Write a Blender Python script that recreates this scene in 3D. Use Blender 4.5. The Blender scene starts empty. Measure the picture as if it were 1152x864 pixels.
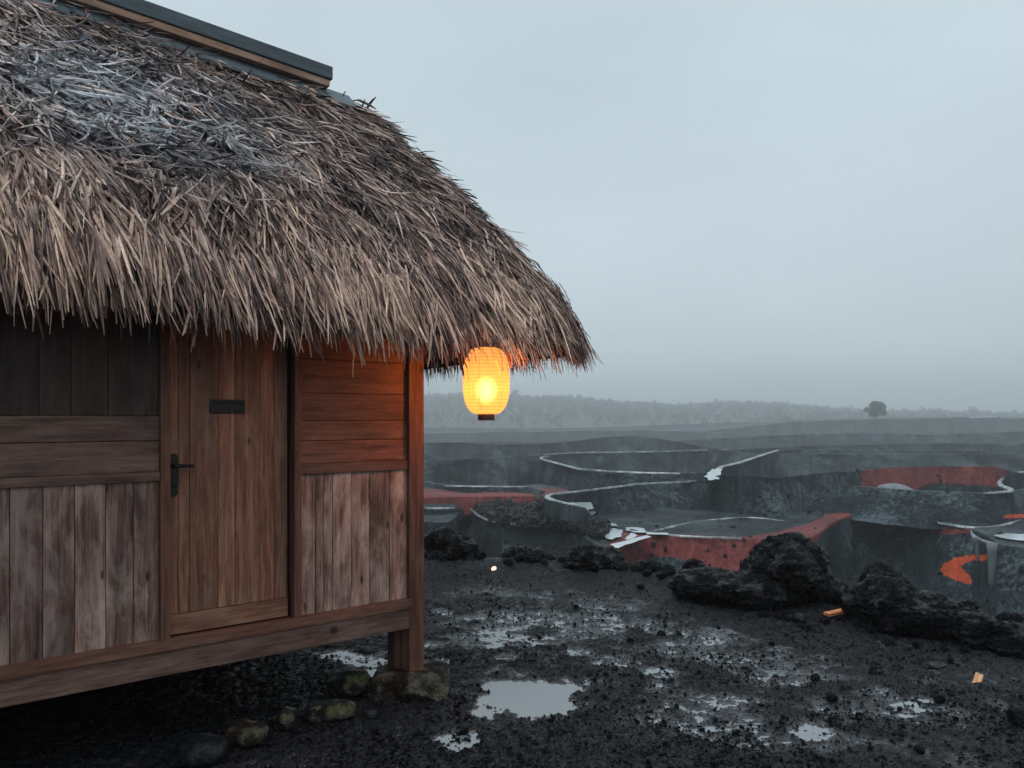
import bpy, bmesh, math
import numpy as np
R = math.radians
rng = np.random.default_rng(7)
S = bpy.context.scene
COL = S.collection
F, CX, HY, EYE = 896.0, 576.0, 468.0, 2.0      # focal length in px, principal column, horizon row, eye height

# ------------------------------------------------------------------ noise
def _h(ix, iy, iz, seed):
    h = (ix.astype(np.int64) * 374761393 + iy.astype(np.int64) * 668265263 + iz.astype(np.int64) * 2147483647 + seed * 974634777) & 0xffffffff
    h = ((h ^ (h >> 13)) * 1274126177) & 0xffffffff
    h = ((h ^ (h >> 16)) * 2246822519) & 0xffffffff
    return ((h ^ (h >> 15)) & 0xffffff) / float(0xffffff)
def vnoise(p, seed=0):
    p = np.asarray(p, float); i = np.floor(p).astype(np.int64); f = p - i; f = f * f * f * (f * (f * 6 - 15) + 10)
    r = 0
    for dx in (0, 1):
        wx = f[..., 0] if dx else 1 - f[..., 0]
        for dy in (0, 1):
            wy = f[..., 1] if dy else 1 - f[..., 1]
            for dz in (0, 1):
                wz = f[..., 2] if dz else 1 - f[..., 2]
                r = r + wx * wy * wz * _h(i[..., 0] + dx, i[..., 1] + dy, i[..., 2] + dz, seed)
    return r * 2 - 1
def fbm(p, octv=4, seed=0, gain=.5, ridged=False):
    p = np.asarray(p, float); a, s, r = 1.0, 0, 0
    for o in range(octv):
        n = vnoise(p * (2.03 ** o) + o * 17.3, seed + o)
        if ridged: n = 1 - 2 * np.abs(n)
        r = r + a * n; s += a; a *= gain
    return r / s
def P3(x, y, z=0):
    x, y, z = np.broadcast_arrays(x, y, z); return np.stack([x, y, z], -1)

# ------------------------------------------------------------------ objects
def props(o, label=None, cat=None, group=None, kind=None):
    if label: o['label'] = label
    if cat: o['category'] = cat
    if group: o['group'] = group
    if kind: o['kind'] = kind
    return o
def npmesh(name, V, quads=None, tris=None, mat=None, parent=None, attrs=None, smooth=False):
    V = np.asarray(V, np.float32).reshape(-1, 3); me = bpy.data.meshes.new(name)
    nq = 0 if quads is None else len(quads); nt = 0 if tris is None else len(tris)
    idx = []
    if nq: idx.append(np.asarray(quads).ravel())
    if nt: idx.append(np.asarray(tris).ravel())
    idx = np.concatenate(idx).astype(np.int32)
    me.vertices.add(len(V)); me.vertices.foreach_set('co', V.ravel())
    me.loops.add(len(idx)); me.loops.foreach_set('vertex_index', idx)
    me.polygons.add(nq + nt)
    st = np.concatenate([np.arange(nq) * 4, nq * 4 + np.arange(nt) * 3]).astype(np.int32)
    me.polygons.foreach_set('loop_start', st)
    me.polygons.foreach_set('use_smooth', np.full(nq + nt, smooth))
    for k, a in (attrs or {}).items():
        a = np.asarray(a, np.float32)
        if a.ndim == 1: me.attributes.new(k, 'FLOAT', 'POINT').data.foreach_set('value', a)
        else: me.attributes.new(k, 'FLOAT_VECTOR', 'POINT').data.foreach_set('vector', a.ravel())
    me.update(calc_edges=True); me.validate()
    if mat: me.materials.append(mat)
    o = bpy.data.objects.new(name, me); COL.objects.link(o)
    if parent: o.parent = parent
    return o
def grid_quads(nr, nc, off=0):
    i = np.arange(nr - 1)[:, None] * nc + np.arange(nc - 1)[None, :]
    return (np.stack([i, i + 1, i + nc + 1, i + nc], -1).reshape(-1, 4) + off)
def empty(name, loc=(0, 0, 0), rz=0):
    o = bpy.data.objects.new(name, None); COL.objects.link(o); o.location = loc; o.rotation_euler = (0, 0, rz); o.empty_display_size = .2
    return o
class MB:
    """collects boxes and tubes, with grain coordinates and a tone per piece"""
    def __init__(s): s.V, s.Q, s.G, s.T, s.n = [], [], [], [], 0
    def add(s, V, Q, grain=None, tone=None):
        V = np.asarray(V, float); off = rng.uniform(0, 50, 3)
        g = V if grain is None else grain
        s.V.append(V); s.Q.append(np.asarray(Q) + s.n); s.G.append(np.asarray(g) + off)
        s.T.append(np.full(len(V), rng.random() if tone is None else tone)); s.n += len(V)
    def box(s, c0, c1, axis=None, tone=None, seg=1, warp=0):
        c0, c1 = np.minimum(c0, c1).astype(float), np.maximum(c0, c1).astype(float)
        if axis is None: axis = int(np.argmax(c1 - c0))
        u = np.linspace(0, 1, seg + 1); a, b = (axis + 1) % 3, (axis + 2) % 3
        V = np.zeros((seg + 1, 4, 3))
        for k, (p, q) in enumerate(((0, 0), (1, 0), (1, 1), (0, 1))):
            V[:, k, axis] = c0[axis] + u * (c1[axis] - c0[axis])
            V[:, k, a] = c1[a] if p else c0[a]; V[:, k, b] = c1[b] if q else c0[b]
        if warp:
            w = fbm(P3(u * 3 + rng.uniform(0, 99), 0, 0), 3) * warp
            V[:, :, a] += w[:, None]; w = fbm(P3(u * 3 + rng.uniform(0, 99), 0, 0), 3) * warp; V[:, :, b] += w[:, None]
        Q = []
        for i in range(seg):
            for k in range(4):
                Q.append([i * 4 + k, i * 4 + (k + 1) % 4, i * 4 + 4 + (k + 1) % 4, i * 4 + 4 + k])
        Q.append([3, 2, 1, 0]); e = seg * 4; Q.append([e, e + 1, e + 2, e + 3])
        V = V.reshape(-1, 3); g = np.stack([V[:, axis], V[:, a], V[:, b]], -1)
        s.add(V, Q, g, tone)
    def tube(s, pts, r, n=8, cap=True, tone=None):
        pts = np.asarray(pts, float); m = len(pts); r = np.broadcast_to(r, (m,))
        t = np.gradient(pts, axis=0); t /= np.linalg.norm(t, axis=1, keepdims=True) + 1e-9
        ref = np.array([0, 0, 1.]) if abs(t[0, 2]) < .9 else np.array([1., 0, 0])
        b = np.cross(t, ref); b /= np.linalg.norm(b, axis=1, keepdims=True); c = np.cross(t, b)
        a = np.arange(n) / n * 2 * np.pi
        V = pts[:, None] + r[:, None, None] * (b[:, None] * np.cos(a)[None, :, None] + c[:, None] * np.sin(a)[None, :, None])
        V = V.reshape(-1, 3); Q = []
        for i in range(m - 1):
            for k in range(n): Q.append([i * n + k, i * n + (k + 1) % n, (i + 1) * n + (k + 1) % n, (i + 1) * n + k])
        if cap:
            V = np.concatenate([V, pts[:1], pts[-1:]]); e = m * n
            for k in range(0, n, 2):
                Q.append([e, (k + 2) % n, (k + 1) % n, k]); j = (m - 1) * n; Q.append([e + 1, j + k, j + k + 1, j + (k + 2) % n])
        s.add(V, Q, tone=tone)
    def build(s, name, mat, parent=None, bevel=.003, smooth=False):
        o = npmesh(name, np.concatenate(s.V), np.concatenate(s.Q), mat=mat, parent=parent, attrs={'grain': np.concatenate(s.G), 'tone': np.concatenate(s.T)}, smooth=smooth)
        if bevel:
            m = o.modifiers.new('Bevel', 'BEVEL'); m.width = bevel; m.segments = 2; m.limit_method = 'ANGLE'; m.angle_limit = R(50)
        return o

# ------------------------------------------------------------------ materials
class N:
    def __init__(s, name):
        s.m = bpy.data.materials.new(name); s.m.use_nodes = True; s.t = s.m.node_tree; s.t.nodes.clear()
        s.out = s.t.nodes.new('ShaderNodeOutputMaterial')
    def n(s, typ, ins=None, **kw):
        x = s.t.nodes.new(typ)
        for k, v in kw.items(): setattr(x, k, v)
        for k, v in (ins or {}).items():
            if hasattr(v, 'node') or isinstance(v, bpy.types.NodeSocket): s.t.links.new(v, x.inputs[k])
            else: x.inputs[k].default_value = v
        return x
    def noise(s, vec, scale, detail=5, rough=.6, dist=0):
        return s.n('ShaderNodeTexNoise', {'Vector': vec, 'Scale': scale, 'Detail': detail, 'Roughness': rough, 'Distortion': dist}).outputs['Fac']
    def ramp(s, fac, stops):
        r = s.n('ShaderNodeValToRGB', {'Fac': fac}); e = r.color_ramp.elements
        while len(e) > 1: e.remove(e[-1])
        for i, (p, c) in enumerate(stops):
            x = e[0] if i == 0 else e.new(p); x.position = p; x.color = (*c, 1) if not isinstance(c, (int, float)) else (c, c, c, 1)
        return r.outputs['Color']
    def mix(s, fac, a, b, mode='MIX'):
        x = s.n('ShaderNodeMix', data_type='RGBA', blend_type=mode)
        for i, v in ((0, fac), (6, a), (7, b)):
            if isinstance(v, bpy.types.NodeSocket): s.t.links.new(v, x.inputs[i])
            else: x.inputs[i].default_value = v if isinstance(v, (int, float)) else (*v, 1)
        return x.outputs[2]
    def math(s, op, a, b=0, clamp=False):
        x = s.n('ShaderNodeMath', operation=op, use_clamp=clamp)
        for i, v in ((0, a), (1, b)):
            if isinstance(v, bpy.types.NodeSocket): s.t.links.new(v, x.inputs[i])
            else: x.inputs[i].default_value = v
        return x.outputs[0]
    def attr(s, name, out='Fac'): return s.n('ShaderNodeAttribute', attribute_name=name).outputs[out]
    def obj(s): return s.n('ShaderNodeTexCoord').outputs['Object']
    def scale(s, vec, sc):
        return s.n('ShaderNodeMapping', {'Vector': vec, 'Scale': sc}).outputs[0]
    def bump(s, h, strength=.5, dist=.01, normal=None):
        i = {'Height': h, 'Strength': strength, 'Distance': dist}
        if normal is not None: i['Normal'] = normal
        return s.n('ShaderNodeBump', i).outputs[0]
    def bsdf(s, color, rough=.6, spec=.5, **kw):
        i = {'Base Color': color if isinstance(color, bpy.types.NodeSocket) else (*color, 1), 'Roughness': rough, 'Specular IOR Level': spec}
        i.update(kw); b = s.n('ShaderNodeBsdfPrincipled', i); return b.outputs[0]
    def fin(s, sh): s.t.links.new(sh, s.out.inputs['Surface']); return s.m

def wood(name, dark, mid, pale, grey, greyamt=.4, rough=.62, bump=.5):
    k = N(name); g = k.attr('grain', 'Vector'); tone = k.attr('tone')
    fib = k.noise(k.scale(g, (2.5, 75, 75)), 1, 8, .75, .6)
    wav = k.noise(k.scale(g, (1.3, 9, 9)), 1, 4, .6, 1.8)
    rings = k.math('FRACT', k.math('MULTIPLY', wav, 9))
    rings = k.math('ABSOLUTE', k.math('SUBTRACT', rings, .5))
    c = k.ramp(k.math('ADD', k.math('MULTIPLY', fib, .45), k.math('ADD', k.math('MULTIPLY', wav, .2), k.math('MULTIPLY', k.noise(k.scale(g, (1.6, 28, 28)), 1, 5, .7, .3), .35))), [(.40, dark), (.5, mid), (.59, pale)])
    c = k.mix(k.math('MULTIPLY', rings, .7), c, tuple(x * .55 for x in mid))
    st = k.noise(k.scale(g, (2.2, 6, 6)), 1, 5, .7, .4)
    c = k.mix(k.math('MULTIPLY', k.ramp(st, [(.45, 0.), (.66, 1.)]), greyamt), c, grey)
    st2 = k.noise(k.scale(g, (.9, 3, 3)), 1.7, 4, .6)
    c = k.mix(k.ramp(st2, [(.5, 0.), (.75, .75)]), c, tuple(x * .5 for x in dark))
    # knots
    vo = k.n('ShaderNodeTexVoronoi', {'Vector': k.scale(g, (2.6, 7, 3)), 'Scale': 1.0}); d = vo.outputs['Distance']
    c = k.mix(k.ramp(d, [(.0, 1.), (.055, .8), (.10, .0)]), c, tuple(x * .3 for x in dark))
    c = k.mix(1.0, c, k.ramp(tone, [(0, (.58, .55, .55)), (.5, (1, .97, .95)), (1, (1.35, 1.28, 1.22))]), 'MULTIPLY')
    h = k.math('ADD', fib, k.math('MULTIPLY', rings, .35))
    return k.fin(k.bsdf(c, rough=k.ramp(fib, [(.3, rough - .15), (.7, rough + .12)]), spec=.35, Normal=k.bump(h, bump, .004)))
W_GREY = wood('weathered_wood', (.035, .016, .013), (.175, .100, .082), (.35, .235, .195), (.52, .40, .355), .62)
W_DOOR = wood('door_wood', (.06, .022, .012), (.215, .094, .056), (.37, .195, .125), (.30, .21, .165), .38)
W_RED = wood('red_brown_wood', (.045, .016, .010), (.15, .062, .040), (.25, .115, .078), (.24, .15, .115), .35)
W_BEAM = wood('beam_wood', (.035, .016, .012), (.125, .068, .052), (.21, .13, .10), (.24, .17, .15), .4)
W_CHIP = wood('split_pale_wood', (.4, .2, .1), (.62, .34, .18), (.75, .5, .32), (.6, .45, .35), .3)

W_DARK = wood('dark_wood', (.012, .006, .005), (.052, .030, .024), (.095, .062, .052), (.11, .085, .075), .4)  # darker wood tone for the boards above the left rail
k = N('ridge_board'); g = k.attr('grain', 'Vector')
RIDGE = k.fin(k.bsdf(k.ramp(k.noise(k.scale(g, (2, 14, 14)), 1.5, 6, .7), [(.3, (.03, .045, .056)), (.7, (.085, .115, .135))]), .5, .4, Normal=k.bump(k.noise(g, 30, 5), .4, .004)))
BATTEN = wood('pale_orange_batten', (.14, .07, .05), (.34, .19, .13), (.45, .29, .21), (.34, .30, .28), .5)
k = N('dark_iron'); IRON = k.fin(k.bsdf((.006, .006, .007), .42, .5, Metallic=.3, Normal=k.bump(k.noise(k.obj(), 120), .2, .002)))
k = N('hollow_shade'); DARK = k.fin(k.bsdf((.012, .010, .009), .9, .1))

def thatch_mat():
    k = N('palm_thatch'); t = k.attr('tone'); gr = k.attr('weather'); al = k.attr('along')
    c = k.ramp(t, [(0, (.010, .005, .0045)), (.25, (.065, .034, .028)), (.48, (.235, .132, .106)), (.74, (.56, .37, .295)), (1, (.78, .55, .40))])
    cg = k.ramp(t, [(0, (.015, .016, .022)), (.35, (.10, .11, .135)), (.7, (.42, .45, .50)), (1, (.72, .77, .84))])
    c = k.mix(gr, c, cg)
    n = k.noise(k.obj(), 28, 4, .7)
    c = k.mix(1., c, k.ramp(n, [(.3, .6), (.7, 1.25)]), 'MULTIPLY')
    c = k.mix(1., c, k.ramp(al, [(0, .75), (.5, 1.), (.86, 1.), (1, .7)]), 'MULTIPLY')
    b = k.bsdf(c, .5, .45)
    tr = k.n('ShaderNodeBsdfTranslucent', {'Color': c}).outputs[0]
    return k.fin(k.n('ShaderNodeMixShader', {0: .14, 1: b, 2: tr}).outputs[0])
THATCH = thatch_mat()
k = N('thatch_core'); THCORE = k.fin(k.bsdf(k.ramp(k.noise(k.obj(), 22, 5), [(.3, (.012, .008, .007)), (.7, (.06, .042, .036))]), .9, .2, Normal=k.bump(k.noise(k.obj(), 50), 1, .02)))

def lava(name, a, b, c, moss=0, lichen=0, rough=.4):
    k = N(name); o = k.obj()
    n1 = k.noise(o, 9, 8, .7); n2 = k.noise(o, 45, 6, .75)
    v = k.n('ShaderNodeTexVoronoi', {'Vector': o, 'Scale': 55.0}).outputs['Distance']
    col = k.ramp(k.math('ADD', k.math('MULTIPLY', n1, .6), k.math('MULTIPLY', n2, .4)), [(.35, a), (.55, b), (.7, c)])
    if lichen: col = k.mix(k.ramp(k.noise(o, 14, 8, .75), [(.52, 0.), (.62, lichen)]), col, (.26, .24, .22))
    if moss: 
        nz = k.n('ShaderNodeSeparateXYZ', {0: k.n('ShaderNodeNewGeometry').outputs['Normal']}).outputs[2]
        mm = k.math('MULTIPLY', k.ramp(k.noise(o, 7, 8, .7), [(.5, 0.), (.58, moss)]), k.ramp(nz, [(.1, .25), (.7, 1.)]))
        col = k.mix(mm, col, k.ramp(n2, [(.35, (.03, .035, .005)), (.65, (.16, .17, .02))]))
    h = k.math('ADD', k.math('MULTIPLY', n1, 1.2), k.math('ADD', n2, k.math('MULTIPLY', v, .5)))
    return k.fin(k.bsdf(col, rough=k.ramp(n2, [(.35, rough - .18), (.7, rough + .14)]), spec=k.ramp(k.noise(o, 6, 7, .75), [(.50, .03), (.66, .8)]), Normal=k.bump(h, .9, .02)))
LAVA = lava('wet_black_lava', (.002, .002, .003), (.006, .0065, .008), (.020, .023, .028), rough=.36)
LAVAG = lava('grey_lava', (.004, .005, .006), (.013, .015, .018), (.045, .051, .06), rough=.36)
STONE = lava('foundation_stone', (.008, .0055, .004), (.026, .018, .013), (.085, .07, .058), moss=.2, lichen=.35, rough=.5)
MOSSY = lava('mossy_stone', (.005, .0055, .006), (.014, .015, .017), (.05, .055, .06), moss=.65, lichen=.5, rough=.45)

# ------------------------------------------------------------------ camera
cam = bpy.data.objects.new('camera', bpy.data.cameras.new('camera')); COL.objects.link(cam); S.camera = cam
cam.location = (0, 0, EYE); cam.rotation_euler = (R(90), 0, 0)
cam.data.sensor_width = 36; cam.data.lens = F / 1152 * 36; cam.data.shift_y = (HY - 432) / 1152
cam.data.clip_start = .05; cam.data.clip_end = 8000

# ------------------------------------------------------------------ hut frame
C0 = np.array([-.705, 5.64]); dv = np.array([.776, .630]); dv /= np.linalg.norm(dv); mv = np.array([-dv[1], dv[0]]); nv = -mv
HRZ = math.atan2(dv[1], dv[0])
def wl(px, py, y=0.0):
    """photo pixel -> hut x, z on the plane hut-y = y"""
    u = (px - CX) / F; D = (nv @ C0 - y) / (nv @ np.array([u, 1.]))
    P = np.array([u * D, D]); return float((P - C0) @ dv), EYE - (py - HY) / F * D
def wx(px, y=0.0): return wl(px, 468, y)[0]
def wz(px, py, y=0.0): return wl(px, py, y)[1]
def loc2w(x, y, z=0): p = C0 + x * dv + y * mv; return (float(p[0]), float(p[1]), float(z))
hut = empty('hut', (C0[0], C0[1], 0), HRZ)
props(hut, 'weathered plank hut raised on posts under a shaggy palm thatch roof', 'hut')
XL = -4.3                                   # far left end, beyond the frame
WD = 2.6                                    # hut depth
ZT = 2.9
z_sill_t = wz(232, 712, -.03); z_sill_b = z_sill_t - .062
z_beam_b = z_sill_b - .145
xj0, xj1 = wx(179), wx(190)                 # left jamb
xd0, xd1 = wx(190.5), wx(324)               # door
xk0, xk1 = wx(329), wx(337)                 # right jamb
xe = wx(460)
# left wall
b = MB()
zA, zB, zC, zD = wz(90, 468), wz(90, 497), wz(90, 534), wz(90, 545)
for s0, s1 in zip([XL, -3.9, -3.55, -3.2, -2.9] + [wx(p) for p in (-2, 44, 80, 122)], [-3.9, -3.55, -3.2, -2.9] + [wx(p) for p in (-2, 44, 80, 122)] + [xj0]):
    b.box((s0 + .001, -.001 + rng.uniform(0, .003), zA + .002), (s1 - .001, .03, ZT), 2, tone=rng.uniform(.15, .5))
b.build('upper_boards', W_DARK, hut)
b = MB()
for a0, a1, t in ((-4.3, -2.62, .4), (-2.618, xj0, .55)):
    b.box((a0, -.006, zB), (a1, .03, zA), 0, tone=t, seg=8, warp=.002)
    b.box((a0, -.004, zC), (a1, .03, zB - .003), 0, tone=t + .25, seg=8, warp=.002)
b.build('middle_boards', W_BEAM, hut)
b = MB(); b.box((XL, -.022, zD), (xj0, .03, zC - .002), 0, seg=10, warp=.002); b.build('wall_rail', W_BEAM, hut)
b = MB(); seams = [XL, -4.05, -3.8, -3.5, -3.22, -2.95] + [wx(p) for p in (-24, 11, 48, 84, 119, 150)] + [xj0]
tones = [.2, .4, .3, .5, .2, .35, .4, .15, .35, .8, .5, .85]
for s0, s1, t in zip(seams[:-1], seams[1:], tones):
    b.box((s0 + .0015, rng.uniform(-.003, .003), z_sill_t), (s1 - .0015, .03, zD + .002), 2, tone=t)
b.build('lower_boards', W_GREY, hut)
# right wall
b = MB(); ys = [392 - 60, 372, 406, 443, 473, 495, 520]; zz = [wz(398, y) for y in ys]; zz[0] = ZT
for z1, z0, t in zip(zz[:-1], zz[1:], (.4, .5, .35, .3, .55, .8)):
    b.box((xk1, rng.uniform(-.003, .003), z0 + .0015), (xe, .03, z1 - .0015), 0, tone=t, seg=6, warp=.001)
b.build('middle_boards', W_RED, hut)
b = MB(); b.box((xk1, -.02, wz(398, 531)), (xe, .03, zz[-1]), 0, seg=6, warp=.002); b.build('wall_rail', W_RED, hut)
b = MB(); seams = [wx(p) for p in (337, 355, 364, 374, 395, 416, 438, 460)]
for s0, s1, t in zip(seams[:-1], seams[1:], (1, .6, .75, 1, .9, .6, 1)):
    b.box((s0 + .0015, rng.uniform(-.004, .002), z_sill_t), (s1 - .0015, .03, wz(398, 531) + .002), 2, tone=t)
b.build('lower_boards', W_GREY, hut)
# frame
b = MB(); b.box((xj0, -.035, z_sill_t), (xj1, .06, ZT), 2, seg=8, warp=.001, tone=.35); b.build('door_jamb', W_RED, hut)
b = MB(); b.box((xk0, -.035, z_sill_t), (xk1, .06, ZT), 2, seg=8, warp=.001, tone=.3); b.build('door_jamb', W_RED, hut)
b = MB(); b.box((XL, -.055, z_sill_b), (wx(463, -.05), .05, z_sill_t), 0, seg=16, warp=.002, tone=.5); b.build('sill', W_RED, hut)
b = MB(); b.box((XL, -.035, z_beam_b), (wx(462, -.03) - .008, .10, z_sill_b - .002), 0, seg=16, warp=.003, tone=.6); b.build('floor_beam', W_BEAM, hut)
zs = 0.17
b = MB(); b.box((wx(460.5, -.04), -.04, zs), (wx(477, -.04), .07, ZT), 2, seg=12, warp=.003, tone=.35); b.build('corner_post', W_RED, hut)
b = MB(); b.box((wx(444, .1), .09, zs), (wx(463, .1), .20, z_beam_b + .1), 2, seg=4, warp=.003, tone=.05); b.build('stub_post', W_BEAM, hut)
for (x, y) in ((-2.9, .1), (-4.25, .1), (-.06, WD - .05), (-2.2, WD - .05), (-4.25, WD - .05)):
    b = MB(); b.box((x - .06, y - .06, -.05), (x + .06, y + .06, z_beam_b + .12), 2, tone=.2); b.build('foundation_post', W_BEAM, hut)
# end, back and left walls, floor
b = MB()
for s0 in np.arange(.075, WD - .1, .17): b.box((-.02, s0 + .002, z_sill_b), (.012, min(s0 + .168, WD), ZT), 2)
b.build('end_wall', W_GREY, hut)
b = MB()
for s0 in np.arange(XL, -.03, .17): b.box((s0 + .002, WD - .03, z_beam_b - .45), (min(s0 + .168, 0), WD, ZT), 2)  # boards run on below the floor: an added skirt to darken underneath
b.build('back_wall_and_shade_skirt', W_GREY, hut)
b = MB()
for s0 in np.arange(.075, WD - .1, .17): b.box((XL, s0 + .002, z_sill_b), (XL + .03, min(s0 + .168, WD), ZT), 2)
b.build('end_wall', W_GREY, hut)
b = MB(); b.box((XL + .03, .105, z_beam_b + .05), (-.022, WD - .032, z_sill_b - .002), 0); b.build('floor_deck', W_BEAM, hut)
# door
door = None
b = MB(); seams = [190.5, 201, 214, 246, 265, 293, 309, 324]
zr = wz(257, 681, .01)
for p0, p1, t in zip(seams[:-1], seams[1:], (.55, .45, .3, .75, .55, .7, .35)):
    b.box((wx(p0) + .001, .008 + rng.uniform(0, .004), zr - .004), (wx(p1) - .001, .045, 2.75), 2, tone=t)
door = b.build('door', W_DOOR, hut)
b = MB(); b.box((xd0, .002, z_sill_t + .012), (xd1, .045, zr - .006), 0, tone=.45); b.build('bottom_rail', W_DOOR, door)
b = MB(); b.box((xd1 + .001, .05, z_sill_t), (xk0 - .001, .06, ZT), 2, tone=0); b.build('door_gap_shade', DARK, hut)  # near-black strip behind the door gap, its shade put into the colour
hx, hz0, hz1 = wx(195), wz(195, 559), wz(195, 510)
b = MB(); hw = .0245
pl = []
for t in np.linspace(0, 1, 9): pl.append((hx + hw * math.cos(math.pi * t), 0, hz1 - hw + hw * math.sin(math.pi * t)))
for t in np.linspace(0, 1, 9): pl.append((hx - hw * math.cos(math.pi * t), 0, hz0 + hw - hw * math.sin(math.pi * t)))
bm = bmesh.new(); vs = [bm.verts.new((x, -.004, z)) for x, _, z in pl]; f = bm.faces.new(vs)
ex = bmesh.ops.extrude_face_region(bm, geom=[f]); bmesh.ops.translate(bm, verts=[v for v in ex['geom'] if isinstance(v, bmesh.types.BMVert)], vec=(0, .014, 0))
bmesh.ops.recalc_face_normals(bm, faces=bm.faces)
me = bpy.data.meshes.new('handle'); bm.to_mesh(me); me.materials.append(IRON); ho = bpy.data.objects.new('handle', me); COL.objects.link(ho); ho.parent = door
m_ = ho.modifiers.new('Bevel', 'BEVEL'); m_.width = .003; m_.segments = 2
# lever, boss and keyhole share the handle sub-part
b = MB(); zl = wz(205, 524, -.05)
b.tube([(hx, -.004, zl), (hx, -.05, zl)], .0105, 12)
b.tube([(hx - .012, -.05, zl), (hx + .03, -.053, zl), (hx + .075, -.05, zl - .001), (wx(218, -.05), -.046, zl - .003)], [.011, .0105, .0095, .009], 12)
lev = b.build('handle', IRON, door, bevel=0, smooth=True)
b = MB(); b.tube([(hx, -.009, hz0 + .065), (hx, -.004, hz0 + .065)], .009, 10); b.build('keyhole', DARK, door, bevel=0)
px0, px1 = wx(236.5), wx(275.5); pz1, pz0 = wz(256, 449.5), wz(256, 465)
b = MB()
b.box((px0, -.003, pz0), (px1, .007, pz0 + .014)); b.box((px0, -.003, pz1 - .016), (px1, .007, pz1))
b.box((px0, -.003, pz0 + .0142), (px0 + .018, .007, pz1 - .0162)); b.box((px1 - .018, -.003, pz0 + .0142), (px1, .007, pz1 - .0162))
b.box((px0 + .019, -.0005, pz0 + .018), (px1 - .019, .006, pz1 - .030)); b.box((px0 + .019, -.001, pz1 - .026), (px1 - .019, .006, pz1 - .018))
b.build('letter_slot', IRON, door, bevel=.0015)

# ------------------------------------------------------------------ thatched roof
ZE = 2.66                       # height of the roof surface at the eave
RX = .118; RY = 1.3
def ridge_z(x): return 4.60 + .05 * (RX - x)
EX, EY0, EY1 = 1.46, -.50, WD + .5; CR = .55
def eave(s):
    """s: arc parameter. s<0 runs left along the front eave; then corner arc, right end, back corner, back."""
    s = np.asarray(s, float); L1 = CR * math.pi / 2; LE = (EY1 - EY0) - 2 * CR
    x = np.where(s < 0, EX - CR + s, 0); y = np.where(s < 0, EY0, 0); nx = np.zeros_like(s); ny = np.where(s < 0, -1., 0)
    a = np.clip(s, 0, L1) / CR; m = (s >= 0) & (s < L1)
    x = np.where(m, EX - CR + CR * np.sin(a), x); y = np.where(m, EY0 + CR - CR * np.cos(a), y); nx = np.where(m, np.sin(a), nx); ny = np.where(m, -np.cos(a), ny)
    m = (s >= L1) & (s < L1 + LE); x = np.where(m, EX, x); y = np.where(m, EY0 + CR + (s - L1), y); nx = np.where(m, 1, nx)
    a = np.clip(s - L1 - LE, 0, L1) / CR; m = (s >= L1 + LE) & (s < 2 * L1 + LE)
    x = np.where(m, EX - CR + CR * np.cos(a), x); y = np.where(m, EY1 - CR + CR * np.sin(a), y); nx = np.where(m, np.cos(a), nx); ny = np.where(m, np.sin(a), ny)
    m = s >= 2 * L1 + LE; x = np.where(m, EX - CR - (s - 2 * L1 - LE), x); y = np.where(m, EY1, y); ny = np.where(m, 1, ny)
    return x, y, nx, ny
S1 = CR * math.pi / 2; SLE = (EY1 - EY0) - 2 * CR; SB = 2 * S1 + SLE
def roof(s, v, off=0.0):
    s = np.asarray(s, float); v = np.asarray(v, float)
    ex, ey, nx, ny = eave(s)
    ss = np.where(s < 0, s, np.where(s > SB, SB - s, 0))          # straight parts
    rx = np.minimum(RX, EX - CR + ss * 1.0)
    t = np.clip((ex - rx), 0, 1)
    rx = RX - np.maximum(0, -(ss) - .25) * 1.0
    rx = np.where(ss < -.25, RX + (ss + .25) * 1.0, RX)
    h = v
    x = rx + (ex - rx) * h; y = RY + (ey - RY) * h
    zr = ridge_z(rx)
    z = ZE + (zr - ZE) * (1 - v ** (1.12 - .12 * np.clip(s * 2, 0, 1))) + .055 * np.clip(-.3 - ex, 0, 4) * v
    cl = fbm(P3(x * 2.2, y * 2.2, z * 2.2), 3, 5) * .035
    bul = off + cl + .025 * np.sin(np.pi * np.clip(v, 0, 1))
    el = np.hypot(nx, ny) + 1e-9
    x = x + nx / el * bul * .65; y = y + ny / el * bul * .65; z = z + bul * .75
    return np.stack([x, y, z], -1)
def roof_frame(s, v):
    e = .01; p = roof(s, v); dn = roof(s, v + e) - p; dn /= np.linalg.norm(dn, axis=-1, keepdims=True)
    ds = roof(s + e, v) - p; ds /= np.linalg.norm(ds, axis=-1, keepdims=True) + 1e-9
    n = np.cross(dn, ds); n /= np.linalg.norm(n, axis=-1, keepdims=True) + 1e-9
    n = np.where(n[..., 2:3] < 0, -n, n)
    return p, dn, ds, n
SMIN = XL - .3 - (EX - CR)
ss = np.concatenate([np.linspace(SMIN, 0, 110), np.linspace(0, SB, 90)[1:], np.linspace(SB, SB - SMIN, 60)[1:]])
vv = np.linspace(0, 1, 34); SG, VG = np.meshgrid(ss, vv); top = roof(SG, VG, -.05); nc = len(ss)
# thickness ring at the eave and soffit back to the walls
ex, ey, nx, ny = eave(ss)
r1 = top[-1].copy(); r1[:, 2] -= .14; r1[:, 0] -= nx * .06; r1[:, 1] -= ny * .06
r2 = r1.copy(); r2[:, 0] = np.clip(ex - nx * .5, None, .0); r2[:, 1] = np.clip(ey, .05, WD - .05); r2[:, 2] = 2.72
r3 = r2.copy(); r3[:, 1] = RY; r3[:, 0] = np.minimum(r3[:, 0], -.3); r3[:, 2] = 2.95
Vr = np.concatenate([top.reshape(-1, 3), r1, r2, r3]); nr = len(vv) + 3
troof = npmesh('thatched_roof', Vr, grid_quads(nr, nc), mat=THCORE, parent=hut, smooth=True)

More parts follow.
